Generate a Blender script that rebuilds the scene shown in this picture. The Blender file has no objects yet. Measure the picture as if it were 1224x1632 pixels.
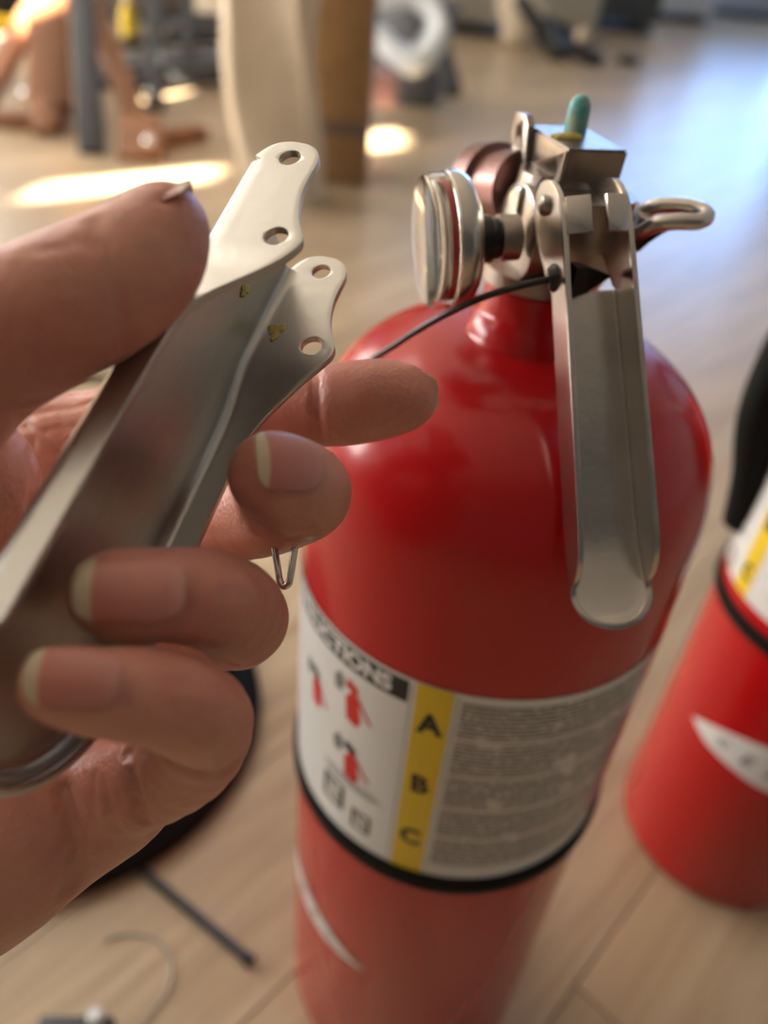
import bpy, bmesh, math, random
import numpy as np
from mathutils import Vector, Matrix
random.seed(7)
PI = math.pi
SC = bpy.context.scene
COL = SC.collection
# ------------------------------------------------------------------ camera
F = 1257.87
CAMH = 0.5117
def _cam():
    d = np.array([457.5-612, 2448.9-816, F]); d /= np.linalg.norm(d)
    Z = -d; fw = np.array([0, 0, 1.0]); Y = fw - fw.dot(Z)*Z; Y /= np.linalg.norm(Y)
    return np.stack([np.cross(Y, Z), Y, Z], 1)          # rows: right, down, forward in world axes
M = _cam()
cd = bpy.data.cameras.new('camera'); cam = bpy.data.objects.new('camera', cd); COL.objects.link(cam)
cd.sensor_fit = 'VERTICAL'; cd.sensor_height = 36; cd.sensor_width = 27; cd.lens = 36*F/1632
cd.clip_start = 0.01; cd.clip_end = 60
mw = Matrix.Identity(4)
for i in range(3):
    mw[i][0] = M[0][i]; mw[i][1] = -M[1][i]; mw[i][2] = -M[2][i]
mw[2][3] = CAMH
cam.matrix_world = mw
cd.dof.use_dof = True; cd.dof.focus_distance = 0.157; cd.dof.aperture_fstop = 7.5
SC.camera = cam
SC.view_settings.view_transform = 'Standard'; SC.view_settings.look = 'None'
SC.view_settings.gamma = 1; SC.view_settings.use_curve_mapping = False
SC.view_settings.exposure = 0.12
# ------------------------------------------------------------------ light
w = bpy.data.worlds.new('sky'); SC.world = w; w.use_nodes = True
bg = w.node_tree.nodes['Background']
bg.inputs['Color'].default_value = (0.50, 0.68, 1.0, 1); bg.inputs['Strength'].default_value = 3.2
sd = bpy.data.lights.new('sun', 'SUN'); sd.energy = 110; sd.angle = math.radians(0.6); sd.color = (1.0, 0.90, 0.70)
sun = bpy.data.objects.new('sun', sd); COL.objects.link(sun)
SUNAZ = Vector((0.77, 0.64, 0)); SUNT = 0.55        # travels right and away from the camera, drops SUNT per metre
sun.rotation_euler = Vector((SUNAZ.x, SUNAZ.y, -SUNT)).to_track_quat('-Z', 'Y').to_euler()
def area(name, loc, target, sx, sy, e, col):
    l = bpy.data.lights.new(name, 'AREA'); l.shape = 'RECTANGLE'; l.size = sx; l.size_y = sy; l.energy = e; l.color = col
    o = bpy.data.objects.new(name, l); COL.objects.link(o); o.location = loc
    o.rotation_euler = (Vector(target)-Vector(loc)).to_track_quat('-Z', 'Y').to_euler(); return o
RX0, RX1, RY0, RY1, RH = -3.4, 4.6, -2.4, 10.5, 2.7
area('window_light_left', (RX0+0.12, 1.6, 1.0), (0, 1.2, 0.8), 2.6, 0.8, 100, (1.0, 0.93, 0.82))
area('window_light_far_left', (RX0+0.12, 4.7, 1.5), (0, 3.4, 1.2), 1.6, 1.3, 30, (1.0, 0.92, 0.80))
area('window_light_back', (2.45, RY1-0.12, 1.3), (2.0, 0, 1.0), 3.6, 2.3, 190, (0.15, 0.42, 1.0))
area('ceiling_fill_light', (-1.8, 2.3, RH-0.06), (-1.8, 2.3, 0), 1.2, 1.2, 13, (1.0, 0.98, 0.92))  # added fill from above for hand and metal tops, no known fixture

# ------------------------------------------------------------------ helpers
def at(px, py, z):
    """a point seen at (px,py) at depth z metres"""
    c = np.array([(px-612)/F, (py-816)/F, 1.0])*z
    return Vector(tuple(M.T @ c)) + Vector((0, 0, CAMH))
def floor_at(px, py, h=0.0):
    r = M.T @ np.array([(px-612)/F, (py-816)/F, 1.0]); t = (h-CAMH)/r[2]
    return Vector(tuple(r*t)) + Vector((0, 0, CAMH))
def node(nt, t, **k):
    n = nt.nodes.new(t)
    for a, b in k.items():
        if a in n.inputs.keys(): n.inputs[a].default_value = b
        else: setattr(n, a, b)
    return n
def mat(name, col, rough=0.5, metal=0.0, noise=0.0, nscale=40, bump=0.0, bscale=200, coat=0.0, sss=0.0, trans=0.0,
        ior=1.45, stretch=None, alpha=1.0, col2=None, spec=None):
    m = bpy.data.materials.new(name); m.use_nodes = True; nt = m.node_tree; b = nt.nodes['Principled BSDF']
    b.inputs['Base Color'].default_value = (*col, 1); b.inputs['Roughness'].default_value = rough
    b.inputs['Metallic'].default_value = metal; b.inputs['Coat Weight'].default_value = coat
    b.inputs['Coat Roughness'].default_value = 0.06
    b.inputs['Transmission Weight'].default_value = trans; b.inputs['IOR'].default_value = ior
    if spec is not None: b.inputs['Specular IOR Level'].default_value = spec
    if sss: b.inputs['Subsurface Weight'].default_value = sss; b.inputs['Subsurface Radius'].default_value = (1, .35, .2); b.inputs['Subsurface Scale'].default_value = 0.003
    tc = node(nt, 'ShaderNodeTexCoord'); src = tc.outputs['Object']
    if stretch:
        mp = node(nt, 'ShaderNodeMapping'); mp.inputs['Scale'].default_value = stretch
        nt.links.new(src, mp.inputs['Vector']); src = mp.outputs['Vector']
    if noise or col2:
        n = node(nt, 'ShaderNodeTexNoise', Scale=nscale, Detail=5.0); nt.links.new(src, n.inputs['Vector'])
        mx = node(nt, 'ShaderNodeMix', data_type='RGBA')
        c2 = col2 or tuple(max(0, c*(1-noise)) for c in col)
        mx.inputs[6].default_value = (*col, 1); mx.inputs[7].default_value = (*c2, 1)
        cr = node(nt, 'ShaderNodeMapRange'); cr.inputs[1].default_value = 0.35; cr.inputs[2].default_value = 0.65
        nt.links.new(n.outputs['Fac'], cr.inputs[0]); nt.links.new(cr.outputs[0], mx.inputs[0]); nt.links.new(mx.outputs[2], b.inputs['Base Color'])
    if bump:
        n2 = node(nt, 'ShaderNodeTexNoise', Scale=bscale, Detail=4.0); nt.links.new(src, n2.inputs['Vector'])
        bp = node(nt, 'ShaderNodeBump', Strength=bump, Distance=0.0005)
        nt.links.new(n2.outputs['Fac'], bp.inputs['Height']); nt.links.new(bp.outputs['Normal'], b.inputs['Normal'])
    return m
def link(name, me, m, parent=None, smooth=True, angle=None):
    o = bpy.data.objects.new(name, me); COL.objects.link(o)
    if m is not None: me.materials.append(m)
    if smooth:
        me.polygons.foreach_set('use_smooth', [True]*len(me.polygons))
        if angle is not None:
            try: me.set_sharp_from_angle(angle=math.radians(angle))
            except Exception: pass
    if parent is not None: o.parent = parent
    return o
def from_data(name, vs, fs, m, parent=None, smooth=True, angle=None):
    me = bpy.data.meshes.new(name); me.from_pydata([tuple(v) for v in vs], [], fs); me.update()
    return link(name, me, m, parent, smooth, angle)
def bm_obj(name, bm, m, parent=None, smooth=True, angle=40):
    me = bpy.data.meshes.new(name); bm.normal_update(); bm.to_mesh(me); bm.free()
    return link(name, me, m, parent, smooth, angle)
def tag(o, label=None, cat=None, group=None, kind=None):
    if label: o['label'] = label
    if cat: o['category'] = cat
    if group: o['group'] = group
    if kind: o['kind'] = kind
    return o
def thing(name, loc, label, cat, group=None):
    o = bpy.data.objects.new(name, None); COL.objects.link(o); o.location = loc; o.empty_display_size = 0.02
    return tag(o, label, cat, group)
def box(bm, c, s, rot=None, bev=0.0):
    g = bmesh.ops.create_cube(bm, size=1); vs = g['verts']
    bmesh.ops.scale(bm, vec=Vector(s), verts=vs)
    if bev:
        es = list({e for v in vs for e in v.link_edges})
        r = bmesh.ops.bevel(bm, geom=es, offset=bev, segments=2, affect='EDGES', profile=0.5); vs = list({v for f in r['faces'] for v in f.verts} | {v for v in vs if v.is_valid})
    if rot is not None: bmesh.ops.transform(bm, matrix=rot.to_4x4(), verts=vs)
    bmesh.ops.translate(bm, vec=Vector(c), verts=vs)
def frame_z(d, up=Vector((0, 0, 1))):
    """matrix whose z axis is d"""
    d = d.normalized()
    if abs(d.dot(up)) > 0.98: up = Vector((0, 1, 0))
    x = up.cross(d).normalized(); y = d.cross(x)
    return Matrix((x, y, d)).transposed()
def bar(bm, a, b, wx, wy, up=Vector((0, 0, 1)), bev=0.0):
    a, b = Vector(a), Vector(b); R = frame_z(b-a, up); box(bm, (a+b)/2, (wx, wy, (b-a).length), R, bev)
def lathe(name, prof, m, parent=None, seg=64, R=None, loc=(0, 0, 0), angle=35, cap=True):
    """prof: list of (radius, height)"""
    vs, fs = [], []; n = len(prof)
    for i in range(seg):
        a = 2*PI*i/seg; c, s = math.cos(a), math.sin(a)
        for r, z in prof: vs.append(Vector((r*c, r*s, z)))
    for i in range(seg):
        j = (i+1) % seg
        for k in range(n-1): fs.append((i*n+k, j*n+k, j*n+k+1, i*n+k+1))
    if cap:
        fs.append(tuple(i*n for i in range(seg))[::-1]); fs.append(tuple(i*n+n-1 for i in range(seg)))
    loc = Vector(loc)
    vs = [((R @ v) if R is not None else v)+loc for v in vs]
    return from_data(name, vs, fs, m, parent, True, angle)
def smooth_path(P, n=8):
    P = [Vector(p) for p in P]
    if len(P) < 3: return P
    out = []
    for i in range(len(P)-1):
        p0 = P[max(i-1, 0)]; p1 = P[i]; p2 = P[i+1]; p3 = P[min(i+2, len(P)-1)]
        for k in range(n):
            t = k/n
            out.append(0.5*((2*p1)+(p2-p0)*t+(2*p0-5*p1+4*p2-p3)*t*t+(3*p1-p0-3*p2+p3)*t**3))
    out.append(P[-1]); return out
def tube_data(P, r, seg=12, closed=False):
    vs, fs = [], []; n = len(P); prev = None
    for i, p in enumerate(P):
        if closed: t = P[(i+1) % n]-P[i-1]
        else: t = P[min(i+1, n-1)]-P[max(i-1, 0)]
        t.normalize()
        if prev is None: x = t.orthogonal().normalized()
        else: x = (prev-prev.dot(t)*t).normalized()
        prev = x; y = t.cross(x); rr = r[i] if hasattr(r, '__len__') else r
        for k in range(seg):
            a = 2*PI*k/seg; vs.append(p+rr*(math.cos(a)*x+math.sin(a)*y))
    for i in range(n if closed else n-1):
        j = (i+1) % n
        for k in range(seg): l = (k+1) % seg; fs.append((i*seg+k, i*seg+l, j*seg+l, j*seg+k))
    if not closed: fs.append(tuple(range(seg))[::-1]); fs.append(tuple((n-1)*seg+k for k in range(seg)))
    return vs, fs
def tube(name, P, r, m, parent=None, seg=12, closed=False):
    vs, fs = tube_data([Vector(p) for p in P], r, seg, closed); return from_data(name, vs, fs, m, parent, True, 50)
def prism(name, pts, R, loc, t, m, parent=None, bev=0.0, angle=35):
    """flat outline pts (x,y) extruded from z=-t/2 to t/2, placed by R, loc"""
    bm = bmesh.new(); vs = [bm.verts.new((x, y, -t/2)) for x, y in pts]; f = bm.faces.new(vs)
    g = bmesh.ops.extrude_face_region(bm, geom=[f]); nv = [v for v in g['geom'] if isinstance(v, bmesh.types.BMVert)]
    bmesh.ops.translate(bm, vec=(0, 0, t), verts=nv); bmesh.ops.recalc_face_normals(bm, faces=bm.faces)
    if bev: bmesh.ops.bevel(bm, geom=list(bm.edges), offset=bev, segments=2, affect='EDGES', profile=0.5, clamp_overlap=True)
    bmesh.ops.transform(bm, matrix=Matrix.Translation(loc) @ R.to_4x4(), verts=bm.verts)
    return bm_obj(name, bm, m, parent, True, angle)
def boolean_cut(o, cutters):
    for c in cutters:
        md = o.modifiers.new('cut', 'BOOLEAN'); md.operation = 'DIFFERENCE'; md.object = c; md.solver = 'EXACT'
    bpy.context.view_layer.update()
    dg = bpy.context.evaluated_depsgraph_get(); me = bpy.data.meshes.new_from_object(o.evaluated_get(dg))
    o.modifiers.clear(); old = o.data; o.data = me
    for c in cutters: bpy.data.objects.remove(c)
    return o
def bake_mods(o):
    bpy.context.view_layer.update()
    dg = bpy.context.evaluated_depsgraph_get(); me = bpy.data.meshes.new_from_object(o.evaluated_get(dg)); o.modifiers.clear(); o.data = me

# ------------------------------------------------------------------ materials
MT = {}
MT['steel'] = mat('brushed_steel', (0.52, 0.505, 0.475), 0.36, 1.0, noise=0.06, nscale=60, bump=0.12, bscale=300, stretch=(1, 9, 1))
MT['steel_plain'] = mat('nickel_plated_steel', (0.66, 0.60, 0.54), 0.24, 1.0, noise=0.12, nscale=90, bump=0.06, bscale=500)
MT['cast'] = mat('cast_nickel', (0.40, 0.34, 0.30), 0.33, 1.0, noise=0.15, nscale=120, bump=0.25, bscale=700)
MT['brass'] = mat('dark_red_brown_metal', (0.30, 0.16, 0.14), 0.35, 1.0, noise=0.2, nscale=90, bump=0.2, bscale=500)
MT['red'] = mat('red_enamel', (0.47, 0.006, 0.008), 0.25, coat=0.25, spec=0.4, bump=0.03, bscale=60)
MT['rubber'] = mat('black_rubber', (0.010, 0.010, 0.009), 0.75, bump=0.1, spec=0.12)
MT['plastic'] = mat('black_plastic', (0.012, 0.012, 0.012), 0.32)
MT['white_print'] = mat('white_label', (0.74, 0.74, 0.72), 0.35, coat=0.3)
MT['yellow'] = mat('yellow_print', (0.80, 0.56, 0.008), 0.35, coat=0.3)
MT['black_print'] = mat('black_print', (0.012, 0.013, 0.012), 0.35)
MT['grey_print'] = mat('grey_print', (0.20, 0.21, 0.20), 0.4)
MT['red_print'] = mat('red_print', (0.62, 0.02, 0.015), 0.35)
MT['teal'] = mat('teal_paint', (0.03, 0.42, 0.48), 0.35, col2=(0.38, 0.46, 0.34), nscale=260, bump=0.5, bscale=400)
MT['glue'] = mat('yellow_glue', (0.66, 0.52, 0.12), 0.3, noise=0.25, nscale=500, sss=0.0, bump=0.8, bscale=700)
MT['clear'] = mat('clear_plastic', (1, 1, 1), 0.03, trans=1.0, ior=1.45)
MT['dial'] = mat('dial_face', (0.74, 0.60, 0.46), 0.5)
MT['kraft'] = mat('kraft_cardboard', (0.40, 0.245, 0.115), 0.8, noise=0.15, nscale=30, bump=0.3)
MT['cream'] = mat('cream_paper', (0.84, 0.71, 0.54), 0.75, noise=0.12, nscale=14, bump=0.3, bscale=30)
MT['foam'] = mat('white_foam', (0.80, 0.86, 0.90), 0.5, noise=0.05)
MT['wood'] = mat('orange_brown_wood', (0.33, 0.14, 0.065), 0.5, noise=0.35, nscale=12, bump=0.2, stretch=(1, 1, .15))
MT['dark_steel'] = mat('dark_grey_steel', (0.055, 0.06, 0.07), 0.4, 0.3)
MT['grey'] = mat('grey_plastic', (0.16, 0.17, 0.19), 0.5, noise=0.1)
MT['beige'] = mat('beige_laminate', (0.42, 0.41, 0.36), 0.5)
MT['wall'] = mat('wall_paint', (0.55, 0.60, 0.62), 0.8, noise=0.04, bump=0.1, bscale=120)
MT['dark_wall'] = mat('brown_wall_panelling', (0.16, 0.15, 0.125), 0.6, noise=0.2, nscale=8)
MT['ceiling'] = mat('ceiling_paint', (0.78, 0.77, 0.72), 0.85, noise=0.03)
MT['window_frame'] = mat('window_frame_paint', (0.6, 0.6, 0.58), 0.4)
MT['glass'] = mat('window_glass', (1, 1, 1), 0.0, trans=1.0, ior=1.02)
# ---- floor boards: tint attribute per board, grain along local x
def wood_floor():
    m = bpy.data.materials.new('laminate_floor'); m.use_nodes = True; nt = m.node_tree; b = nt.nodes['Principled BSDF']
    L = nt.links.new
    tc = node(nt, 'ShaderNodeTexCoord'); mp = node(nt, 'ShaderNodeMapping'); mp.inputs['Scale'].default_value = (1.2, 16, 1)
    at_ = node(nt, 'ShaderNodeAttribute', attribute_name='tint')
    cmb = node(nt, 'ShaderNodeCombineXYZ'); L(at_.outputs['Fac'], cmb.inputs[2])
    sc = node(nt, 'ShaderNodeVectorMath', operation='SCALE'); L(cmb.outputs[0], sc.inputs[0]); sc.inputs['Scale'].default_value = 40
    ad = node(nt, 'ShaderNodeVectorMath', operation='ADD'); L(tc.outputs['Object'], mp.inputs[0]); L(mp.outputs[0], ad.inputs[0]); L(sc.outputs[0], ad.inputs[1])
    n = node(nt, 'ShaderNodeTexNoise', Scale=3.0, Detail=8.0, Roughness=0.62, Distortion=0.6); L(ad.outputs[0], n.inputs['Vector'])
    cr = node(nt, 'ShaderNodeValToRGB'); L(n.outputs['Fac'], cr.inputs[0])
    cr.color_ramp.elements[0].position = 0.32; cr.color_ramp.elements[0].color = (0.38, 0.27, 0.165, 1)
    cr.color_ramp.elements[1].position = 0.68; cr.color_ramp.elements[1].color = (0.61, 0.48, 0.325, 1)
    hs = node(nt, 'ShaderNodeHueSaturation'); L(cr.outputs[0], hs.inputs['Color'])
    mr = node(nt, 'ShaderNodeMapRange'); L(at_.outputs['Fac'], mr.inputs[0]); mr.inputs[3].default_value = 0.82; mr.inputs[4].default_value = 1.12
    L(mr.outputs[0], hs.inputs['Value']); L(hs.outputs[0], b.inputs['Base Color'])
    b.inputs['Roughness'].default_value = 0.29; b.inputs['Specular IOR Level'].default_value = 0.85
    bp = node(nt, 'ShaderNodeBump', Strength=0.15, Distance=0.001); L(n.outputs['Fac'], bp.inputs['Height']); L(bp.outputs[0], b.inputs['Normal'])
    return m
MT['floor'] = wood_floor()
MT['subfloor'] = mat('dark_joint', (0.06, 0.045, 0.03), 0.8)
# ------------------------------------------------------------------ setting
def struct(name, bm, m): o = bm_obj(name, bm, m, None, False); o['kind'] = 'structure'; return o
bm = bmesh.new(); box(bm, ((RX0+RX1)/2, (RY0+RY1)/2, -0.06), (RX1-RX0, RY1-RY0, 0.1)); floor = struct('floor', bm, MT['subfloor'])
ANG = math.atan2(0.76, 0.65); GX = Vector((math.cos(ANG), math.sin(ANG), 0)); GY = Vector((-math.sin(ANG), math.cos(ANG), 0))
far_vs, far_fs, far_t = [], [], []
PW = 0.125; nplank = 0
rngp = random.Random(3)
def clip_poly(poly):
    def cl(poly, f):
        out = []
        for i in range(len(poly)):
            a, b_ = poly[i-1], poly[i]; fa, fb = f(a), f(b_)
            if fa >= 0: out.append(a)
            if (fa >= 0) != (fb >= 0): out.append(a+(b_-a)*(fa/(fa-fb)))
        return out
    for f in (lambda p: p.x-RX0, lambda p: RX1-p.x, lambda p: p.y-RY0, lambda p: RY1-p.y):
        if not poly: return poly
        poly = cl(poly, f)
    return poly
def add_board(poly, vs, fs, ts, t, top=0.0, th=0.010):
    n0 = len(vs); n = len(poly)
    vs += [Vector((p.x, p.y, top)) for p in poly]+[Vector((p.x, p.y, top-th)) for p in poly]
    fs.append(tuple(range(n0, n0+n)))
    for i in range(n): j = (i+1) % n; fs.append((n0+j, n0+i, n0+n+i, n0+n+j))
    ts += [t]*(n+1)
Ri = Matrix.Rotation(ANG, 4, 'Z')
for r in range(-70, 90):
    v = r*PW+0.03; x = -4-rngp.random()*1.2
    while x < 14:
        L_ = rngp.uniform(0.75, 1.2)
        q = [GX*(x+.0006)+GY*(v+.0006), GX*(x+L_-.0006)+GY*(v+.0006), GX*(x+L_-.0006)+GY*(v+PW-.0006), GX*(x+.0006)+GY*(v+PW-.0006)]
        c = GX*(x+L_/2)+GY*(v+PW/2); x += L_
        q = clip_poly(q)
        if len(q) < 3: continue
        t = rngp.random(); near = (-1.5 < c.x < 1.7 and -0.2 < c.y < 2.3)
        if near and nplank < 290:
            vs, fs, ts = [], [], []
            add_board(q, vs, fs, ts, t)
            vs = [Ri.inverted() @ p for p in vs]
            o = from_data('plank', vs, fs, MT['floor'], floor, False); o.matrix_local = Ri; nplank += 1
            a = o.data.attributes.new('tint', 'FLOAT', 'FACE'); a.data.foreach_set('value', ts)
        else: add_board(q, far_vs, far_fs, far_t, t)
o = from_data('far_planks', [Ri.inverted() @ p for p in far_vs], far_fs, MT['floor'], floor, False); o.matrix_local = Ri; o['kind'] = 'stuff'
a = o.data.attributes.new('tint', 'FLOAT', 'FACE'); a.data.foreach_set('value', far_t)

def wall_with_holes(name, axis, pos, a0, a1, z0, z1, holes, m, th=0.16):
    """wall in plane axis=pos; holes are (a_lo,a_hi,z_lo,z_hi)"""
    As = sorted({a0, a1, *[h[0] for h in holes], *[h[1] for h in holes]}); Zs = sorted({z0, z1, *[h[2] for h in holes], *[h[3] for h in holes]})
    bm = bmesh.new()
    for i in range(len(As)-1):
        for j in range(len(Zs)-1):
            ca, cz = (As[i]+As[i+1])/2, (Zs[j]+Zs[j+1])/2
            if any(h[0] < ca < h[1] and h[2] < cz < h[3] for h in holes): continue
            s = (th, As[i+1]-As[i], Zs[j+1]-Zs[j]) if axis == 'x' else (As[i+1]-As[i], th, Zs[j+1]-Zs[j])
            c = (pos, ca, cz) if axis == 'x' else (ca, pos, cz)
            box(bm, c, s)
    return struct(name, bm, m)
def window(n, axis, pos, h):
    bm = bmesh.new(); a0, a1, z0, z1 = h; t = 0.05
    def bb(al, ah, zl, zh, d=0.08):
        s = (d, ah-al, zh-zl) if axis == 'x' else (ah-al, d, zh-zl); c = (pos, (al+ah)/2, (zl+zh)/2) if axis == 'x' else ((al+ah)/2, pos, (zl+zh)/2)
        return c, s
    wfr = min(t, (a1-a0)*.05, (z1-z0)*.06)
    for (al, ah, zl, zh) in ((a0, a1, z0, z0+wfr), (a0, a1, z1-wfr, z1), (a0, a0+wfr, z0+wfr, z1-wfr), (a1-wfr, a1, z0+wfr, z1-wfr)):
        c, s = bb(al, ah, zl, zh); box(bm, c, s)
    o = struct('window_%d' % n, bm, MT['window_frame'])
    return o
# patches of sun on the floor -> unseen panes high in the left wall, added and placed to cast them
def sun_slot_for(cx, cy, hl, wy):
    k = lambda x: (x-RX0)/SUNAZ.x
    yy = cy-SUNAZ.y*k(cx)
    return (yy-wy/2, yy+wy/2, k(cx-hl*SUNAZ.x)*SUNT, k(cx+hl*SUNAZ.x)*SUNT)
sun_slots = [sun_slot_for(-0.53, 1.74, 0.30, 0.26), sun_slot_for(-0.80, 1.95, 0.16, 0.10), sun_slot_for(-0.58, 2.74, 0.34, 0.34), sun_slot_for(-0.03, 2.33, 0.18, 0.36)]
LW = [(0.3, 2.9, 0.6, 1.4), (3.9, 5.5, 0.85, 2.15)]
ph = []
for p in sun_slots:
    ph.append(p)
wall_with_holes('wall_left', 'x', RX0-0.08, RY0, RY1, 0, RH, ph+LW, MT['wall'])
BWIN = (0.6, 4.3, 0.12, 2.45)
wall_with_holes('wall_back', 'y', RY1+0.08, RX0, RX1, 0, RH, [BWIN], MT['wall'])
wall_with_holes('wall_right', 'x', RX1+0.08, RY0, RY1, 0, RH, [], MT['wall'])
wall_with_holes('wall_front', 'y', RY0-0.08, RX0, RX1, 0, RH, [], MT['dark_wall'])
bm = bmesh.new(); box(bm, ((RX0+RX1)/2, (RY0+RY1)/2, RH+0.05), (RX1-RX0, RY1-RY0, 0.1)); ceil = struct('ceiling', bm, MT['ceiling'])
for i, h in enumerate(ph+LW): window(i+1, 'x', RX0-0.08, h)  # the first frames go round the added sun openings
window(len(ph)+2, 'y', RY1+0.08, BWIN)
bm = bmesh.new()
for x in (RX0+0.01,): box(bm, (x, (RY0+RY1)/2, 0.05), (0.015, RY1-RY0, 0.1))
struct('baseboard_left', bm, MT['window_frame'])
bm = bmesh.new(); box(bm, ((RX0+RX1)/2, RY1-0.01, 0.05), (RX1-RX0, 0.015, 0.1)); struct('baseboard_back', bm, MT['window_frame'])

# ------------------------------------------------------------------ fire extinguishers
R0 = 0.066
def wrap(pts, r, ax, phi0):
    """pts (u mm to the right, z m) -> on the cylinder"""
    return [Vector((ax[0]+r*math.cos(phi0+u/1000/r), ax[1]+r*math.sin(phi0+u/1000/r), z)) for u, z in pts]
def wrap_strip(name, ph0, ph1, z0, z1, r, m, parent, nu=None, uv=False, ax=(0, 0)):
    a0, a1 = math.radians(ph0), math.radians(ph1); nu = nu or max(2, int(abs(ph1-ph0)/2.5))
    vs, fs = [], []
    for i in range(nu+1):
        a = a0+(a1-a0)*i/nu
        for z in (z0, z1): vs.append((ax[0]+r*math.cos(a), ax[1]+r*math.sin(a), z))
    for i in range(nu): fs.append((2*i, 2*i+2, 2*i+3, 2*i+1))
    o = from_data(name, vs, fs, m, parent, True)
    if uv:
        l = o.data.uv_layers.new(name='UVMap')
        for p in o.data.polygons:
            for li in p.loop_indices:
                vi = o.data.loops[li].vertex_index; l.data[li].uv = ((vi//2)/nu, vi % 2)
    return o
def wrap_poly(name, pts, r, m, parent, sub=3.0):
    """closed outline in (phi deg, z m) wrapped on the cylinder"""
    bm = bmesh.new(); vs = [bm.verts.new((p[0]*PI/180*R0, p[1], 0)) for p in pts]; bm.faces.new(vs)
    bmesh.ops.triangulate(bm, faces=bm.faces)
    lo = min(v.co.x for v in bm.verts); hi = max(v.co.x for v in bm.verts); x = lo+sub/1000
    while x < hi:
        bmesh.ops.bisect_plane(bm, geom=list(bm.verts)+list(bm.edges)+list(bm.faces), plane_co=(x, 0, 0), plane_no=(1, 0, 0)); x += sub/1000
    for v in bm.verts:
        a = v.co.x/R0; v.co = Vector((r*math.cos(a), r*math.sin(a), v.co.y))
    return bm_obj(name, bm, m, parent, True, None)
def text_wrap(name, body, phi, z, size, r, m, parent, rot=0.0, sx=1.0, shear=0.0):
    cu = bpy.data.curves.new(name, 'FONT'); cu.body = body; cu.size = size; cu.align_x = 'CENTER'; cu.align_y = 'CENTER'; cu.resolution_u = 3
    cu.offset = size*0.045; cu.shear = shear
    to = bpy.data.objects.new(name, cu); COL.objects.link(to); bpy.context.view_layer.update()
    me = bpy.data.meshes.new_from_object(to.evaluated_get(bpy.context.evaluated_depsgraph_get())); bpy.data.objects.remove(to)
    bm = bmesh.new(); bm.from_mesh(me); bpy.data.meshes.remove(me)
    bmesh.ops.scale(bm, vec=(sx, 1, 1), verts=bm.verts)
    bmesh.ops.rotate(bm, cent=(0, 0, 0), matrix=Matrix.Rotation(rot, 3, 'Z'), verts=bm.verts)
    for k in range(-30, 31):
        bmesh.ops.bisect_plane(bm, geom=list(bm.verts)+list(bm.edges)+list(bm.faces), plane_co=(k*0.003, 0, 0), plane_no=(1, 0, 0))
    for v in bm.verts:
        a = math.radians(phi)+v.co.x/R0; v.co = Vector((r*math.cos(a), r*math.sin(a), z+v.co.y))
    bm.normal_update(); return bm_obj(name, bm, m, parent, True, None)
def fine_print():
    m = bpy.data.materials.new('fine_print'); m.use_nodes = True; nt = m.node_tree; b = nt.nodes['Principled BSDF']; L = nt.links.new
    uv = node(nt, 'ShaderNodeTexCoord'); sp = node(nt, 'ShaderNodeSeparateXYZ'); L(uv.outputs['UV'], sp.inputs[0])
    def mth(op, a, bb):
        n = node(nt, 'ShaderNodeMath', operation=op)
        for i, v in enumerate((a, bb)):
            if v is None: continue
            if isinstance(v, (int, float)): n.inputs[i].default_value = v
            else: L(v, n.inputs[i])
        return n.outputs[0]
    line = mth('FRACT', mth('MULTIPLY', sp.outputs[1], 46.0), None)
    on = mth('GREATER_THAN', line, 0.38)
    para = mth('FRACT', mth('MULTIPLY', sp.outputs[1], 5.0), None); on = mth('MULTIPLY', on, mth('GREATER_THAN', para, 0.10))
    mp = node(nt, 'ShaderNodeMapping'); mp.inputs['Scale'].default_value = (60, 46, 1); L(uv.outputs['UV'], mp.inputs[0])
    n = node(nt, 'ShaderNodeTexNoise', Scale=1.0, Detail=2.0); L(mp.outputs[0], n.inputs['Vector'])
    on = mth('MULTIPLY', on, mth('GREATER_THAN', n.outputs['Fac'], 0.40))
    n2 = node(nt, 'ShaderNodeTexNoise', Scale=7.0, Detail=1.0); L(uv.outputs['UV'], n2.inputs['Vector'])
    on = mth('MULTIPLY', on, mth('LESS_THAN', n2.outputs['Fac'], 0.64))
    mx = node(nt, 'ShaderNodeMix', data_type='RGBA'); mx.inputs[6].default_value = (0.60, 0.57, 0.55, 1); mx.inputs[7].default_value = (0.13, 0.12, 0.115, 1)
    L(on, mx.inputs[0]); L(mx.outputs[2], b.inputs['Base Color']); b.inputs['Roughness'].default_value = 0.35; b.inputs['Coat Weight'].default_value = 0.3
    return m
MT['fine_print'] = fine_print()
ZL0, ZL1, ZB = 0.2241, 0.3282, 0.2150
def tank(parent):
    prof = [(0.010, 0.004), (0.050, 0.004), (0.060, 0.000), (0.0645, 0.002), (R0, 0.008), (R0, 0.366)]
    for k in range(1, 13):
        t = k/12*PI/2; prof.append((0.0190+(R0-0.0190)*math.cos(t)**0.92, 0.366+0.049*math.sin(t)))
    prof += [(0.0182, 0.4165), (0.0178, 0.4195), (0.0160, 0.4210), (0.0152, 0.4230), (0.0152, 0.4310)]
    prof = [(0.0001, 0.004)]+prof+[(0.0001, 0.4312)]
    return lathe('tank', prof, MT['red'], parent, 96, cap=False, angle=50)
def band(parent):
    r = R0+0.0004
    b = lathe('rubber_band', [(r, ZB), (R0+0.0022, ZB+0.0006), (R0+0.0024, ZB+0.004), (R0+0.0020, ZL0-0.0006), (r, ZL0)], MT['rubber'], parent, 96, cap=False)
    return b
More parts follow.
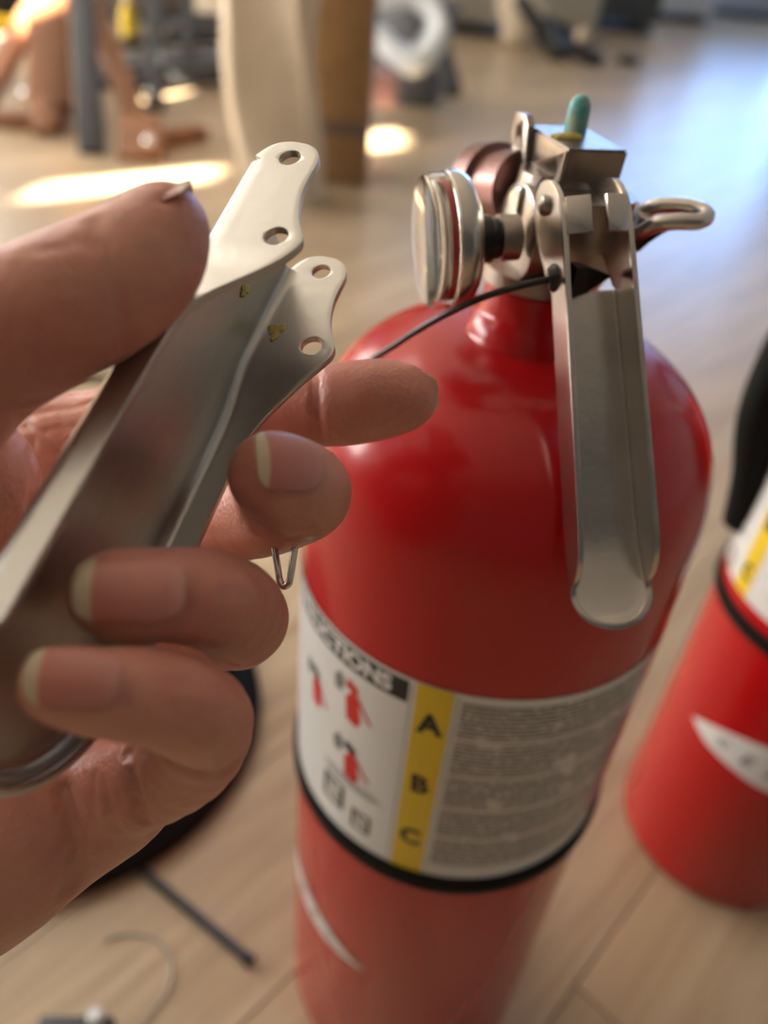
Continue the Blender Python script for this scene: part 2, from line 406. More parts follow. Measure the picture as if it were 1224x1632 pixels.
def label_parts(parent, d=0.0, right_print=True, z0=ZL0):
    r = R0+0.0003; e = 0.00012
    lab = wrap_strip('label', -262+d, 20+d, z0, ZL1, r, MT['white_print'], parent); lab['label'] = 'white paper label wrapped round the tank'
    s = wrap_strip('warning_stripe', -110.0+d, -99.9+d, z0, ZL1-0.0004, r+e, MT['yellow'], lab)
    s['label'] = 'yellow stripe with the letters A, B and C'
    vs, fs = [], []
    for ph in (-111.3, -98.7):
        wrap_strip('rule_line', ph+d-0.12, ph+d+0.12, z0+0.001, ZL1-0.002, r+e, MT['grey_print'], lab)
    for ch, z in (('A', 0.3102), ('B', 0.2782), ('C', 0.2460)):
        text_wrap('letter', ch, -105.1+d, z, 0.0128, r+2*e, MT['black_print'], lab, rot=0.06, sx=0.85)
    hd = wrap_strip('heading_box', -172+d, -112.2+d, 0.3170, 0.3268, r+e, MT['black_print'], lab); hd['label'] = 'black heading box with white letters'
    text_wrap('heading_text', 'INSTRUCTIONS', -143.5+d, 0.3219, 0.0094, r+2*e, MT['white_print'], lab, sx=0.92)
    def ext_icon(ph, z, s, k):
        body = [(ph-1.9*s, z-.005*s), (ph+1.6*s, z-.0062*s), (ph+2.9*s, z-.0030*s), (ph+1.6*s, z+.0050*s), (ph-.6*s, z+.0068*s), (ph-2.4*s, z+.004*s)]
        wrap_poly('pictogram_tank', body, r+e, MT['red_print'], lab)
        wrap_poly('pictogram_hose', [(ph-1*s, z+.0075*s), (ph+1*s, z+.0072*s), (ph+6.2*s, z-.0010*s), (ph+5.6*s, z-.0018*s), (ph+.6*s, z+.0060*s)], r+1.5*e, MT['red_print'], lab)
        wrap_poly('pictogram_head', [(ph-2.6*s, z+.0080*s), (ph+1.2*s, z+.0070*s), (ph+1.4*s, z+.0098*s), (ph-1.8*s, z+.0116*s)], r+1.5*e, MT['black_print'] if k else MT['red_print'], lab)
        wrap_poly('pictogram_hand', [(ph-6.4*s, z+.0040*s), (ph-4.0*s, z+.0040*s), (ph-3.0*s, z+.0092*s), (ph-4.6*s, z+.0118*s), (ph-6.8*s, z+.0090*s)], r+e, MT['grey_print'], lab)
    ext_icon(-129.3+d, 0.2980, 1.2, 0); ext_icon(-128.3+d, 0.2665, 1.2, 1); ext_icon(-147.0+d, 0.2870, 1.1, 1)
    for q, (a, b_, z) in enumerate(((-140, -118, 0.2590), (-140, -116, 0.2573), (-139, -118, 0.2556), (-122, -113, 0.2790), (-122, -114, 0.3050))):
        if q < 3: wrap_strip('text_line', a+d, b_+d, z, z+0.0008, r+e, MT['grey_print'], lab)
    # square symbols at the lower left
    for a, z, s in ((-135.0, 0.2445, 1.25), (-122.5, 0.2390, 0.95)):
        for rr_ in ([(a-4*s, z-.006*s), (a+4*s, z-.006*s), (a+4*s, z-.0045*s), (a-4*s, z-.0045*s)], [(a-4*s, z+.0045*s), (a+4*s, z+.0045*s), (a+4*s, z+.006*s), (a-4*s, z+.006*s)],
                    [(a-4*s, z-.0045*s), (a-2.6*s, z-.0045*s), (a-2.6*s, z+.0045*s), (a-4*s, z+.0045*s)], [(a+2.6*s, z-.0045*s), (a+4*s, z-.0045*s), (a+4*s, z+.0045*s), (a+2.6*s, z+.0045*s)],
                    [(a-2.0*s, z+.0030*s), (a+1.9*s, z-.0034*s), (a+2.2*s, z-.0016*s), (a-1.2*s, z+.0040*s)]):
            wrap_poly('symbol_line', [(p[0]+d, p[1]) for p in rr_], r+e, MT['black_print'], lab)
    if right_print:
        wrap_strip('fine_print', -97.6+d, -22+d, z0+0.007, ZL1-0.0035, r+e, MT['fine_print'], lab, uv=True)
    return lab
def emblem(parent, pts, letters):
    e = wrap_poly('emblem', pts, R0+0.0003, MT['white_print'], parent); e['label'] = 'white pointed oval emblem with grey letters'
    for ch, ph, z, s in letters:
        text_wrap('emblem_letter', ch, ph, z, s, R0+0.0005, MT['grey_print'], e, shear=0.3)
    return e

EX1 = Vector((0.0377, 0.2200, 0)); EX2 = Vector((0.2609, 0.3349, 0))
ext = thing('fire_extinguisher', EX1, 'red fire extinguisher in the middle, standing upright with its top lever taken off', 'fire extinguisher')
tank(ext); band(ext); label_parts(ext)
emblem(ext, [(-113.6, .1243), (-118, .1232), (-126, .1228), (-140, .1232), (-155, .1250), (-168, .129), (-178, .136), (-168, .1425), (-155, .1425), (-142, .1400), (-130, .1340), (-120, .1275)],
       [('C', -133, .1300, .006), ('E', -143, .1325, .008), ('R', -154, .1335, .009)])

# ---- valve on top: local frame is world minus EX1
def L1(v): return Vector(v)-EX1
val = lathe('valve_body', [(0.0001, 0.4305), (0.0158, 0.4305), (0.0168, 0.4315), (0.0164, 0.4355), (0.0112, 0.4370), (0.0118, 0.4400), (0.0120, 0.4440), (0.0120, 0.4500), (0.0115, 0.4545), (0.0105, 0.4600), (0.0001, 0.4600)], MT['cast'], ext, 40, cap=False)
# block orientation: front edge direction and its back direction, read off the top face
zt = 0.468
FL, FR, BL = Vector((0.0361, 0.2079, zt)), Vector((0.0521, 0.2128, zt)), Vector((0.0282, 0.2406, zt))
ux = (FR-FL).normalized(); uy = Vector((-ux.y, ux.x, 0)); RB = Matrix((ux, uy, Vector((0, 0, 1)))).transposed()
W_ = (FR-FL).length
bm = bmesh.new(); c0 = L1((FL+FR)/2)
dep = 0.026
# wedge shaped front: the lower front edge draws back
pts = [(-W_/2, 0, 0), (W_/2, 0, 0), (W_/2, dep, 0), (-W_/2, dep, 0)]
v_top = [bm.verts.new(p) for p in pts]; v_mid = [bm.verts.new((x*1.0, y+(0.0012 if y == 0 else 0), -0.0105)) for x, y, z in pts]
v_low = [bm.verts.new((x*0.86, y+(0.0035 if y == 0 else -0.004), -0.0135)) for x, y, z in pts]
bm.faces.new(v_top)
for A_, B_ in ((v_top, v_mid), (v_mid, v_low)):
    for i in range(4): bm.faces.new((A_[i-1], A_[i], B_[i], B_[i-1]))
bm.faces.new(v_low[::-1]); bmesh.ops.recalc_face_normals(bm, faces=bm.faces)
bmesh.ops.bevel(bm, geom=list(bm.edges), offset=0.0006, segments=2, affect='EDGES')
bmesh.ops.transform(bm, matrix=Matrix.Translation(c0) @ RB.to_4x4(), verts=bm.verts)
blk = bm_obj('valve_block', bm, MT['cast'], ext, True, 30)
def loc(x, y, z): return c0+ux*x+uy*y+Vector((0, 0, z))     # block frame: x right, y back, z up from the top face
bmc = bmesh.new(); bmesh.ops.create_cone(bmc, segments=24, radius1=0.0026, radius2=0.0026, depth=0.2, cap_ends=True, matrix=Matrix.Translation(loc(0, 0.0060, -0.0060)) @ (RB @ Matrix.Rotation(PI/2, 3, 'Y')).to_4x4())
cutter = bm_obj('cut', bmc, None); cutter.location = EX1; bpy.context.view_layer.update()
boolean_cut(blk, [cutter]); BLKN = len(blk.data.vertices)
# side cheek with its own pin hole, at the back left
Rx = Matrix((uy, Vector((0, 0, 1)), ux)).transposed()        # outline x -> back, y -> up, thickness -> right
ck = prism('pivot_ear', [(-0.001, -0.027), (0.010, -0.011), (0.0120, 0.0), (0.0110, 0.0035), (0.0045, 0.0042), (0.0015, 0.0020), (-0.001, -0.010)], Rx, loc(-W_/2-0.0008, 0.020, -0.0015), 0.0022, MT['cast'], ext, 0.0003)
bmc = bmesh.new(); bmesh.ops.create_cone(bmc, segments=24, radius1=0.0017, radius2=0.0017, depth=0.006, cap_ends=True, matrix=Matrix.Translation(loc(-W_/2-0.0008, 0.0262, -0.0020)) @ (RB @ Matrix.Rotation(PI/2, 3, 'Y')).to_4x4())
cutter = bm_obj('cut', bmc, None); cutter.location = EX1; bpy.context.view_layer.update(); boolean_cut(ck, [cutter])
# quarter round shoulder of the body (greenish lit plate left of the cheek)
sh = prism('valve_shoulder', [(0.0125*math.cos(t*2*PI/40), 0.0125*math.sin(t*2*PI/40)) for t in range(40)], Rx, loc(-0.0118, 0.0075, -0.0225), 0.0060, MT['cast'], ext, 0.0007)
prism('shoulder_rib', [(-0.0005, -0.001), (0.0105, -0.001), (0.0095, 0.0045), (0.0070, 0.0085), (0.0035, 0.0108), (-0.0005, 0.0118)], Rx, loc(-0.0132, 0.0070, -0.0225), 0.0060, MT['steel_plain'], ext, 0.0006)
pb = at(926, 376, 0.2055)-EX1
lathe('valve_bowl', [(0.0001, -.0150), (.0045, -.0140), (.0085, -.0110), (.0108, -.0065), (.0115, 0.0), (.0115, .0110), (0.0001, .0110)], MT['cast'], ext, 40, None, pb, cap=False)
# outlet at the back left, dark red collar and silver nut
o_ = loc(-0.008, 0.022, -0.016); od = (at(768, 300, 0.235)-EX1-o_).normalized()
lathe('hose_outlet', [(0.0001, 0), (0.0105, 0), (0.0105, 0.012), (0.0125, 0.0125), (0.0125, 0.020), (0.0095, 0.0215), (0.0001, 0.0215)], MT['brass'], ext, 36, frame_z(od), o_, cap=False)
# stem, teal paint, yellow dab
sb = loc(0.0005, 0.0155, 0.0); 
lathe('valve_stem', [(0.0001, -0.002), (0.0029, -0.002), (0.0029, 0.0056), (0.0027, 0.0073), (0.0019, 0.0088), (0.0008, 0.0094), (0.0001, 0.0095)], MT['teal'], ext, 28, None, sb, cap=False)['label'] = 'teal painted round valve stem'
bm = bmesh.new(); bmesh.ops.create_icosphere(bm, subdivisions=3, radius=1)
for v in bm.verts: v.co = Vector((v.co.x*0.0042*(1+.18*math.sin(7*v.co.y)), v.co.y*0.0022, max(v.co.z, -0.2)*0.0011))
bmesh.ops.transform(bm, matrix=Matrix.Translation(loc(-0.0032, 0.0118, 0.0002)) @ RB.to_4x4(), verts=bm.verts)
bm_obj('glue_dab', bm, MT['glue'], ext, True, None)['label'] = 'yellow glue dab beside the stem'
# gauge
gc = at(742, 383, 0.200)-EX1; gl = at(680, 387, 0.1985)-EX1; gd = (gl-gc).normalized(); GR = frame_z(gd)
gr = 0.0170
lathe('gauge_stem', [(0.0001, -0.0085), (0.0050, -0.0085), (0.0052, -0.007), (0.0060, -0.006), (0.0060, 0.0), (0.0001, 0.0)], MT['plastic'], ext, 24, GR, gc, cap=False)
lathe('gauge_boss', [(0.0001, -0.0135), (0.0058, -0.0135), (0.0058, -0.0085), (0.0048, -0.0080), (0.0001, -0.0080)], MT['cast'], ext, 24, GR, gc, cap=False)
gz = (gl-gc).length
gcase = lathe('gauge_case', [(0.0001, -0.001), (gr*0.80, -0.001), (gr*0.93, 0.0004), (gr, 0.003), (gr*1.0, 0.0052), (gr*0.955, 0.0060), (gr*0.94, 0.0045), (0.0001, 0.0040)], MT['steel_plain'], ext, 56, GR, gc, cap=False)
lathe('gauge_dial', [(0.0001, gz-0.0012), (gr*0.84, gz-0.0012), (gr*0.84, gz-0.0020), (0.0001, gz-0.0020)], MT['dial'], gcase, 48, GR, gc, cap=False)
wr = lathe('gauge_inner_ring', [(gr*0.82, 0.0045), (gr*0.85, 0.0045), (gr*0.85, gz-0.0032), (gr*0.82, gz-0.0032), (gr*0.82, 0.0045)], MT['red_print'], gcase, 48, GR, gc, cap=False)
wr['label'] = 'red ring behind the clear lens'
lathe('gauge_lens', [(0.0001, gz-0.0002), (gr*0.88, gz-0.0002), (gr*0.915, gz-0.0012), (gr*0.915, 0.0056), (gr*0.975, 0.0056), (gr*0.975, gz-0.0010), (gr*0.93, gz+0.0004), (gr*0.86, gz+0.0008), (0.0001, gz+0.0008)], MT['clear'], gcase, 56, GR, gc, cap=False)
# loop lug on the right
LP = [at(x, y, z)-EX1 for x, y, z in ((1000, 372, .212), (1018, 345, .208), (1045, 329, .205), (1085, 328, .202), (1115, 335, .200), (1126, 345, .198), (1112, 353, .196), (1080, 353, .196), (1045, 358, .198), (1018, 372, .203))]
lug = tube('carrying_loop', smooth_path(LP+[LP[0]], 6)[:-1], 0.0021, MT['steel_plain'], ext, 12, True)
bm = bmesh.new(); P_ = [at(x, y, z)-EX1 for x, y, z in ((1000, 322, .212), (1012, 320, .210), (1024, 345, .203), (1060, 360, .1985), (1100, 358, .197), (1060, 372, .1995), (1030, 392, .202), (1018, 405, .204), (1000, 405, .206))]
f0 = [bm.verts.new(p) for p in P_]; f1 = [bm.verts.new(p+Vector((0.0004, 0.004, 0.0005))) for p in P_]; n_ = len(P_)
bm.faces.new(f0); bm.faces.new(f1[::-1])
for i in range(n_): bm.faces.new((f0[i-1], f1[i-1], f1[i], f0[i]))
bmesh.ops.recalc_face_normals(bm, faces=bm.faces); bmesh.ops.bevel(bm, geom=list(bm.edges), offset=0.0006, segments=2, affect='EDGES'); bm_obj('loop_web', bm, MT['cast'], lug, True, 45)

# ------------------------------------------------------------------ pressed steel levers
def interp(tab, s):
    if s <= tab[0][0]: return tab[0][1]
    for (a, va), (b, vb) in zip(tab, tab[1:]):
        if s <= b: t = (s-a)/(b-a); i = tab.index((a, va)); m0 = (vb-tab[i-1][1])/(b-tab[i-1][0]) if i else (vb-va)/(b-a); m1 = (tab[i+2][1]-va)/(tab[i+2][0]-a) if i+2 < len(tab) else (vb-va)/(b-a); L_ = b-a; return (2*t**3-3*t*t+1)*va+(t**3-2*t*t+t)*L_*m0+(3*t*t-2*t**3)*vb+(t**3-t*t)*L_*m1
    return tab[-1][1]
def lever_mesh(name, stations, halfw, top, low, web0, send, endr, hb, rb, wc, mt, parent, th=1.5, endtop=None, webfn=None, twx=None):
    """stations along s (mm); halfw(s), top(s), low(s): flange extents; web from web0; rounded end of radius endr centred at send-endr"""
    path = []       # (s, w, inward normal (ds,dw), spine target(s,w))
    ss = [s for s in stations if s < send-endr]
    side = [(s, -halfw(s), (0.0, 1.0), (s, 0.0)) for s in ss]
    cs = send-endr; hw = halfw(cs)
    arc = [(cs+endr*math.sin(t), -hw*math.cos(t), (-math.sin(t), math.cos(t)), (cs, 0.0)) for t in [PI*i/24 for i in range(25)]]
    path = side+arc+[(s, w_*-1, (0.0, -1.0), (s, 0.0)) for s, w_, _, _ in reversed(side)]
    NF, NB, NW = 10, 6, 8
    verts, faces, rows = [], [], []
    for i, (s, w_, nrm, tgt) in enumerate(path):
        on_arc = len(side) <= i < len(side)+len(arc)
        tp = top(s if not on_arc else cs+ (s-cs)); 
        if on_arc and endtop is not None: tp = endtop((i-len(side))/24.0)+(webfn(s, w_) if webfn else 0)
        elif webfn: tp = max(tp, hb+webfn(s, w_)+rb+0.3) if s >= web0 else tp
        lw = low(s) if not on_arc else None
        row = []
        base = hb+(webfn(s, w_) if webfn else 0)
        web = s >= web0 or on_arc
        bot = base+rb if web else lw
        for k in range(NF+1): h = tp+(bot-tp)*k/NF; row.append((s, w_, h))
        if web:
            for k in range(1, NB+1):
                a = PI/2*k/NB; off = rb*(1-math.cos(a)); row.append((s+nrm[0]*off, w_+nrm[1]*off, base+rb-rb*math.sin(a)))
            s0, w0 = s+nrm[0]*rb, w_+nrm[1]*rb
            for k in range(1, NW+1):
                t = k/NW; sc_, wc_ = s0+(tgt[0]-s0)*t, w0+(tgt[1]-w0)*t; row.append((sc_, wc_, hb+(webfn(sc_, wc_) if webfn else 0)))
        ids = []
        for (a, b, c) in row: ids.append(len(verts)); verts.append(Vector((a, b+wc, c))/1000)
        rows.append(ids)
    for r0_, r1_ in zip(rows, rows[1:]):
        n = min(len(r0_), len(r1_))
        for k in range(n-1): faces.append((r0_[k], r1_[k], r1_[k+1], r0_[k+1]))
    me = bpy.data.meshes.new(name); me.from_pydata([tuple(v) for v in verts], [], faces)
    bm = bmesh.new(); bm.from_mesh(me); bmesh.ops.remove_doubles(bm, verts=bm.verts, dist=1e-6); bmesh.ops.dissolve_degenerate(bm, edges=bm.edges, dist=1e-7)
    bmesh.ops.recalc_face_normals(bm, faces=bm.faces); bm.to_mesh(me); bm.free()
    o = link(name, me, mt, parent)
    return o

def held_lever():
    Rc = np.array([[-0.303, 0.141, 0.942], [0.844, 0.498, 0.197], [-0.442, 0.856, -0.27]]); u_, s_, vt_ = np.linalg.svd(Rc); Rc = u_@vt_
    Ac = np.array([-0.0177, -0.0667, 0.15])
    Rw = M.T @ Rc; Aw = M.T @ Ac + np.array([0, 0, CAMH])
    W = 28.4
    up = [(-4.6, -1.0), (-4.4, 1.2), (-3.8, 3.2), (-2.4, 4.8), (-0.8, 5.6), (1.0, 5.9), (4, 5.8), (7.5, 5.8), (10, 6.1), (12.5, 6.7), (15, 7.6), (17.5, 8.8), (19.5, 10.0), (21, 10.5), (22.5, 10.4), (24, 9.7), (26.5, 8.3), (30, 6.0), (34, 3.4), (37, 1.5), (40, 0.0), (44, -1.1), (50, -1.5), (100, -1.2), (120, -1.2)]
    lo = [(-4.6, -1.4), (-4.2, -3.4), (-3, -5.2), (-1, -6.6), (2, -8.0), (3, -8.2)]
    wt = [(20, 0), (26, 0.2), (30, 0.8), (34, 1.8), (38, 2.8), (42, 3.5), (48, 3.9), (60, 4.0), (100, 4.2)]
    st = sorted(set([-4.6, -4.5, -4.3, -4.0, -3.6, -3.0, -2.2, -1.2, -0.2, 0.2]+[x*1.0 for x in range(1, 48)]+list(range(48, 124, 4))))
    I = lambda tab: (lambda s: interp(tab, s))
    o = lever_mesh('removed_lever', st, lambda s: W/2+interp(wt, s), I(up), I(lo), 0.5, 117, 18.5, -8.4, 3.0, W/2, MT['steel'], None, endtop=lambda t: -1.2-4.2*math.sin(PI*t)**0.6,
                   webfn=lambda s, w_: 0.0)
    mw_ = Matrix.Identity(4)
    for i in range(3):
        for j in range(3): mw_[i][j] = Rw[i][j]
        mw_[i][3] = Aw[i]
    md = o.modifiers.new('t', 'SOLIDIFY'); md.thickness = 0.0015; md.offset = 0; md.use_even_offset = True
    bake_mods(o)
    cs = []
    for (s, h, r) in ((0, 0, 2.15), (20.7, 5.4, 2.3)):
        b = bmesh.new(); bmesh.ops.create_cone(b, segments=40, radius1=r/1000, radius2=r/1000, depth=0.060, cap_ends=True, matrix=Matrix.Translation((s/1000, W/2000, h/1000)) @ Matrix.Rotation(PI/2, 4, 'X'))
        cs.append(bm_obj('cut', b, None))
    bpy.context.view_layer.update(); boolean_cut(o, cs)
    bv = o.modifiers.new('b', 'BEVEL'); bv.width = 0.00028; bv.segments = 2; bv.limit_method = 'ANGLE'; bv.angle_limit = math.radians(50)
    bake_mods(o)
    o.data.polygons.foreach_set('use_smooth', [True]*len(o.data.polygons)); o.data.set_sharp_from_angle(angle=math.radians(38))
    o.matrix_world = mw_
    tag(o, 'brushed steel channel lever with two eared ends, gripped in the hand', 'lever')
    # rolled rim bead at the rounded end
    P = []
    for i in range(17):
        t = PI*(0.04+0.92*i/16); P.append(Vector((98.5+19.4*math.sin(t), W/2-(W/2+4.2+.6)*math.cos(t), -4.9+(1.6*(1-math.sin(t)))))/1000)
    tube('rolled_rim', P, 0.0011, MT['steel'], o, 12)
    # glue flecks
    rg = random.Random(5)
    def fleck(name, s, h, wv, nrm, sx, sy, lab):
        b = bmesh.new(); bmesh.ops.create_icosphere(b, subdivisions=3, radius=1)
        for v in b.verts:
            a = math.atan2(v.co.y, v.co.x); k = 1+.28*math.sin(3*a+1)+.14*math.sin(7*a+2)
            v.co = Vector((v.co.x*sx*k, v.co.y*sy*k, v.co.z*0.35*(1+.5*math.sin(5*v.co.x)*math.cos(4*v.co.y))))/1000
        R = Matrix(((1, 0, 0), (0, 0, -1 if nrm > 0 else 1), (0, 1, 0)))
        if nrm == 0: R = Matrix.Identity(3)
        bmesh.ops.transform(b, matrix=Matrix.Translation(Vector((s, wv, h))/1000) @ R.to_4x4(), verts=b.verts)
        f = bm_obj(name, b, MT['glue'], o, True, None); f['label'] = lab
    fleck('glue_fleck', 18.3, -3.6, W-0.75, 1, 2.3, 1.7, 'dried yellow glue chip on the far flange')
    fleck('glue_fleck', 18.0, -7.5, 16.5, 0, 1.7, 1.6, 'dried yellow glue smear on the web')
    return o
lever = held_lever()

def hung_handle():
    """carrying handle left on the valve, hanging down in front of the tank"""
    top_p = at(948, 296, 0.181); bot_p = at(996, 1004, 0.1895)
    s_ax = (bot_p-top_p).normalized(); view = (Vector((0, 0, CAMH))-(top_p+bot_p)/2).normalized()
    h0 = (view-view.dot(s_ax)*s_ax).normalized(); w0 = s_ax.cross(h0)*-1
    if w0.dot(Vector((1, 0, 0))) < 0: w0 = -w0
    a = math.radians(24); hx = (h0*math.cos(a)+w0*math.sin(a)).normalized(); wx = (w0*math.cos(a)-h0*math.sin(a)).normalized()
    Ln = (bot_p-top_p).length*1000
    I = lambda tab: (lambda s: interp(tab, s))
    up = [(-5, -1.5), (-4.6, 1.0), (-3.6, 3.8), (-2, 6.0), (0, 7.8), (2.5, 9.3), (6, 10.2), (12, 10.5), (Ln-25, 10.5), (Ln-20, 10.1), (Ln-16, 9.0), (Ln-13, 7.2), (Ln-11, 5.2), (Ln-9.5, 3.2), (Ln-8.2, 1.6)]
    lo = [(-5, -2), (-4.4, -4), (-3, -6.2), (0, -7.8), (4, -7.8), (10, -6), (16, -3), (21, -0.5)]
    hwf = [(0, 7.7), (10, 7.9), (Ln, 10.0)]
    st = sorted(set([-5, -4.8, -4.4, -3.8, -3, -2, -1.2, -0.5, 0.5]+[i*1.0 for i in range(1, 26)]+[i*3.0 for i in range(9, 22)]+[Ln-25+i for i in range(0, 17)]))
    o = lever_mesh('carrying_handle', st, I(hwf), I(up), I(lo), 22, Ln, 8.0, 0.0, 1.1, 0.0, MT['steel_plain'], ext, webfn=lambda s, w_: 5.5*max(0.0, (s-(Ln-26))/26)**2, endtop=lambda t: 1.2)
    md = o.modifiers.new('t', 'SOLIDIFY'); md.thickness = 0.0013; md.offset = 0
    bv = o.modifiers.new('b', 'BEVEL'); bv.width = 0.0003; bv.segments = 2; bv.limit_method = 'ANGLE'; bv.angle_limit = math.radians(50)
    bake_mods(o); o.data.polygons.foreach_set('use_smooth', [True]*len(o.data.polygons)); o.data.set_sharp_from_angle(angle=math.radians(38))
    RH_ = Matrix((s_ax, wx, hx)).transposed(); m4 = Matrix.Translation(top_p-EX1-hx*0.0100) @ RH_.to_4x4()
    o.matrix_local = m4
    # two folded tabs across the top opening
    for sgn in (-1, 1):
        b = bmesh.new(); cx = sgn*4.6
        box(b, Vector((6.5, cx, 10.8))/1000, Vector((8.5, 5.8, 1.3))/1000, Matrix.Rotation(math.radians(-10*sgn), 3, 'X'), 0.0003)
        bm_obj('folded_tab', b, MT['steel_plain'], o, True, 35)
    lathe('rivet', [(0.0001, 0.0012), (0.0012, 0.0011), (0.0022, 0.0006), (0.0025, 0.0), (0.0025, -0.002), (0.0001, -0.002)], MT['cast'], o, 24, Matrix.Rotation(PI/2, 3, 'X'), Vector((1.0, -9.0, 0.5))/1000, cap=False)
    return o, m4
handle, HM = hung_handle()
# black seal tie through the handle
seal = thing('seal_tie', at(890, 443, 0.182), 'thin black plastic tie ending in a barbed arrowhead, threaded through the hanging handle', 'plastic tie')
def rel(p, o): return p-o.location
P = [at(x, y, z) for x, y, z in ((560, 592, .225), (620, 556, .214), (690, 512, .2005), (760, 478, .192), (820, 458, .189), (885, 443, .1885))]
tube('tie_strap', [rel(p, seal) for p in smooth_path(P, 8)], 0.00085, MT['plastic'], seal, 10)
a, b = at(872, 446, .189), at(902, 442, .1885); RR = frame_z(b-a)
lathe('tie_collar', [(0.0001, -0.0022), (0.0026, -0.0022), (0.0034, -0.0012), (0.0038, 0.0006), (0.0034, 0.0018), (0.0001, 0.0018)], MT['plastic'], seal, 20, RR, rel(at(889, 443, .1885), seal), cap=False)
bm = bmesh.new(); tip = rel(at(971, 440, .191), seal); q = rel(at(908, 446, .1875), seal)
ax_ = (tip-q).normalized(); v1 = Vector((0, 0, 1)).cross(ax_).normalized(); v2 = ax_.cross(v1)
base = [bm.verts.new(q+v2*0.0038*s1+v1*0.0020*s2) for s1, s2 in ((1, 1), (1, -1), (-1, -1), (-1, 1))]
mid = [bm.verts.new(q+ax_*0.004+v2*0.0030*s1+v1*0.0016*s2) for s1, s2 in ((1, 1), (1, -1), (-1, -1), (-1, 1))]
tipv = [bm.verts.new(tip+v2*0.0003*s1+v1*0.0003*s2) for s1, s2 in ((1, 1), (1, -1), (-1, -1), (-1, 1))]
bm.faces.new(base[::-1]); bm.faces.new(tipv)
for A_, B_ in ((base, mid), (mid, tipv)):
    for i in range(4): bm.faces.new((A_[i-1], A_[i], B_[i], B_[i-1]))
bmesh.ops.recalc_face_normals(bm, faces=bm.faces); bm_obj('tie_arrowhead', bm, MT['plastic'], seal, False)

# second extinguisher
ext2 = thing('fire_extinguisher', EX2, 'red fire extinguisher cut off by the right edge, its yellow stripe turned left', 'fire extinguisher')
tank(ext2); band(ext2)
label_parts(ext2, d=-66.0, right_print=False, z0=0.2325)
emblem(ext2, [(-162.5, .1372), (-158, .1348), (-150, .1315), (-135, .1290), (-120, .1262), (-105, .1255), (-90, .127), (-75, .131), (-60, .137), (-75, .147), (-90, .155), (-105, .159), (-124, .158), (-135, .1545), (-146, .1490), (-156, .1425)],
       [('C', -142.5, .1410, .0095), ('E', -129.5, .1405, .0115), ('R', -116, .1405, .0125), ('T', -101, .1405, .0125)])
lathe('valve_body', [(0.0001, 0.4305), (0.0158, 0.4305), (0.0168, 0.4315), (0.0164, 0.4355), (0.0138, 0.4375), (0.0130, 0.4410), (0.0135, 0.4600), (0.0001, 0.4600)], MT['cast'], ext2, 40, cap=False)
# its black hose hangs down on the far left of the tank
P = [EX2+Vector((0.004, 0.012, 0.45)), EX2+Vector((-0.035, 0.045, 0.47)), EX2+Vector((-0.062, 0.062, 0.44)), EX2+Vector((-0.060, 0.057, 0.38)), at(1212, 640, 0.400), at(1196, 760, 0.418), at(1180, 830, 0.440)]
tube('hose', [p-EX2 for p in smooth_path(P, 8)], 0.0095, MT['rubber'], ext2, 16)
hn = EX2*0
bpy.context.view_layer.update()

# ------------------------------------------------------------------ the hand
CREASES = [
    ([(505, 578), (507, 620), (508, 660), (512, 712)], 0.7, 0.9), ([(497, 588), (499, 640), (501, 700)], 0.6, 0.5), ([(516, 600), (518, 650)], 0.5, 0.25),
    ([(150, 350), (172, 400), (184, 450), (194, 510), (196, 555)], 1.3, 0.75), ([(120, 380), (150, 400), (168, 396)], 0.8, 0.35), ([(60, 400), (110, 392), (150, 372)], 0.8, 0.3), ([(205, 560), (196, 500), (178, 440)], 0.7, 0.3),
    ([(265, 1212), (285, 1224), (304, 1233), (335, 1238), (366, 1232), (392, 1200)], 1.1, 2.8),
    ([(202, 1188), (207, 1225), (215, 1262), (228, 1312)], 1.1, 3.4), ([(100, 1262), (110, 1300), (122, 1345), (119, 1385), (108, 1420)], 1.3, 3.0),
    ([(165, 1245), (175, 1290), (190, 1325)], 0.9, 0.5), ([(150, 1240), (150, 1300), (152, 1350)], 1.0, 0.4),
    ([(245, 1262), (236, 1290), (232, 1315)], 0.8, 0.6), ([(300, 1250), (296, 1270), (292, 1284)], 0.8, 0.4),
    ([(240, 1030), (290, 1029), (335, 1040), (375, 1062), (402, 1084)], 0.8, 1.0),
    ([(300, 880), (304, 905), (300, 925)], 0.7, 0.16), ([(316, 878), (322, 905), (318, 930)], 0.7, 0.18), ([(332, 880), (338, 905), (334, 930)], 0.7, 0.14),
    ([(236, 1050), (240, 1075), (236, 1095)], 0.7, 0.16), ([(252, 1048), (257, 1075), (252, 1098)], 0.7, 0.18), ([(370, 1120), (378, 1150), (372, 1180)], 0.9, 0.2),
    ([(385, 830), (410, 850), (440, 862), (470, 858), (505, 842)], 0.8, 0.5), ([(375, 812), (400, 838), (440, 850)], 0.6, 0.25),
    ([(520, 715), (530, 740), (532, 770)], 0.8, 0.18), ([(508, 800), (520, 780), (525, 760)], 0.8, 0.14),
    ([(25, 668), (60, 690), (92, 730), (110, 770)], 1.0, 0.8), ([(35, 662), (80, 655), (120, 648), (150, 640)], 0.9, 0.6), ([(40, 640), (90, 630), (140, 628)], 0.8, 0.5),
    ([(70, 690), (100, 680), (130, 684)], 0.7, 0.5), ([(90, 652), (98, 670), (104, 700)], 0.6, 0.3), ([(52, 700), (52, 760), (48, 810)], 1.1, 1.0),
]
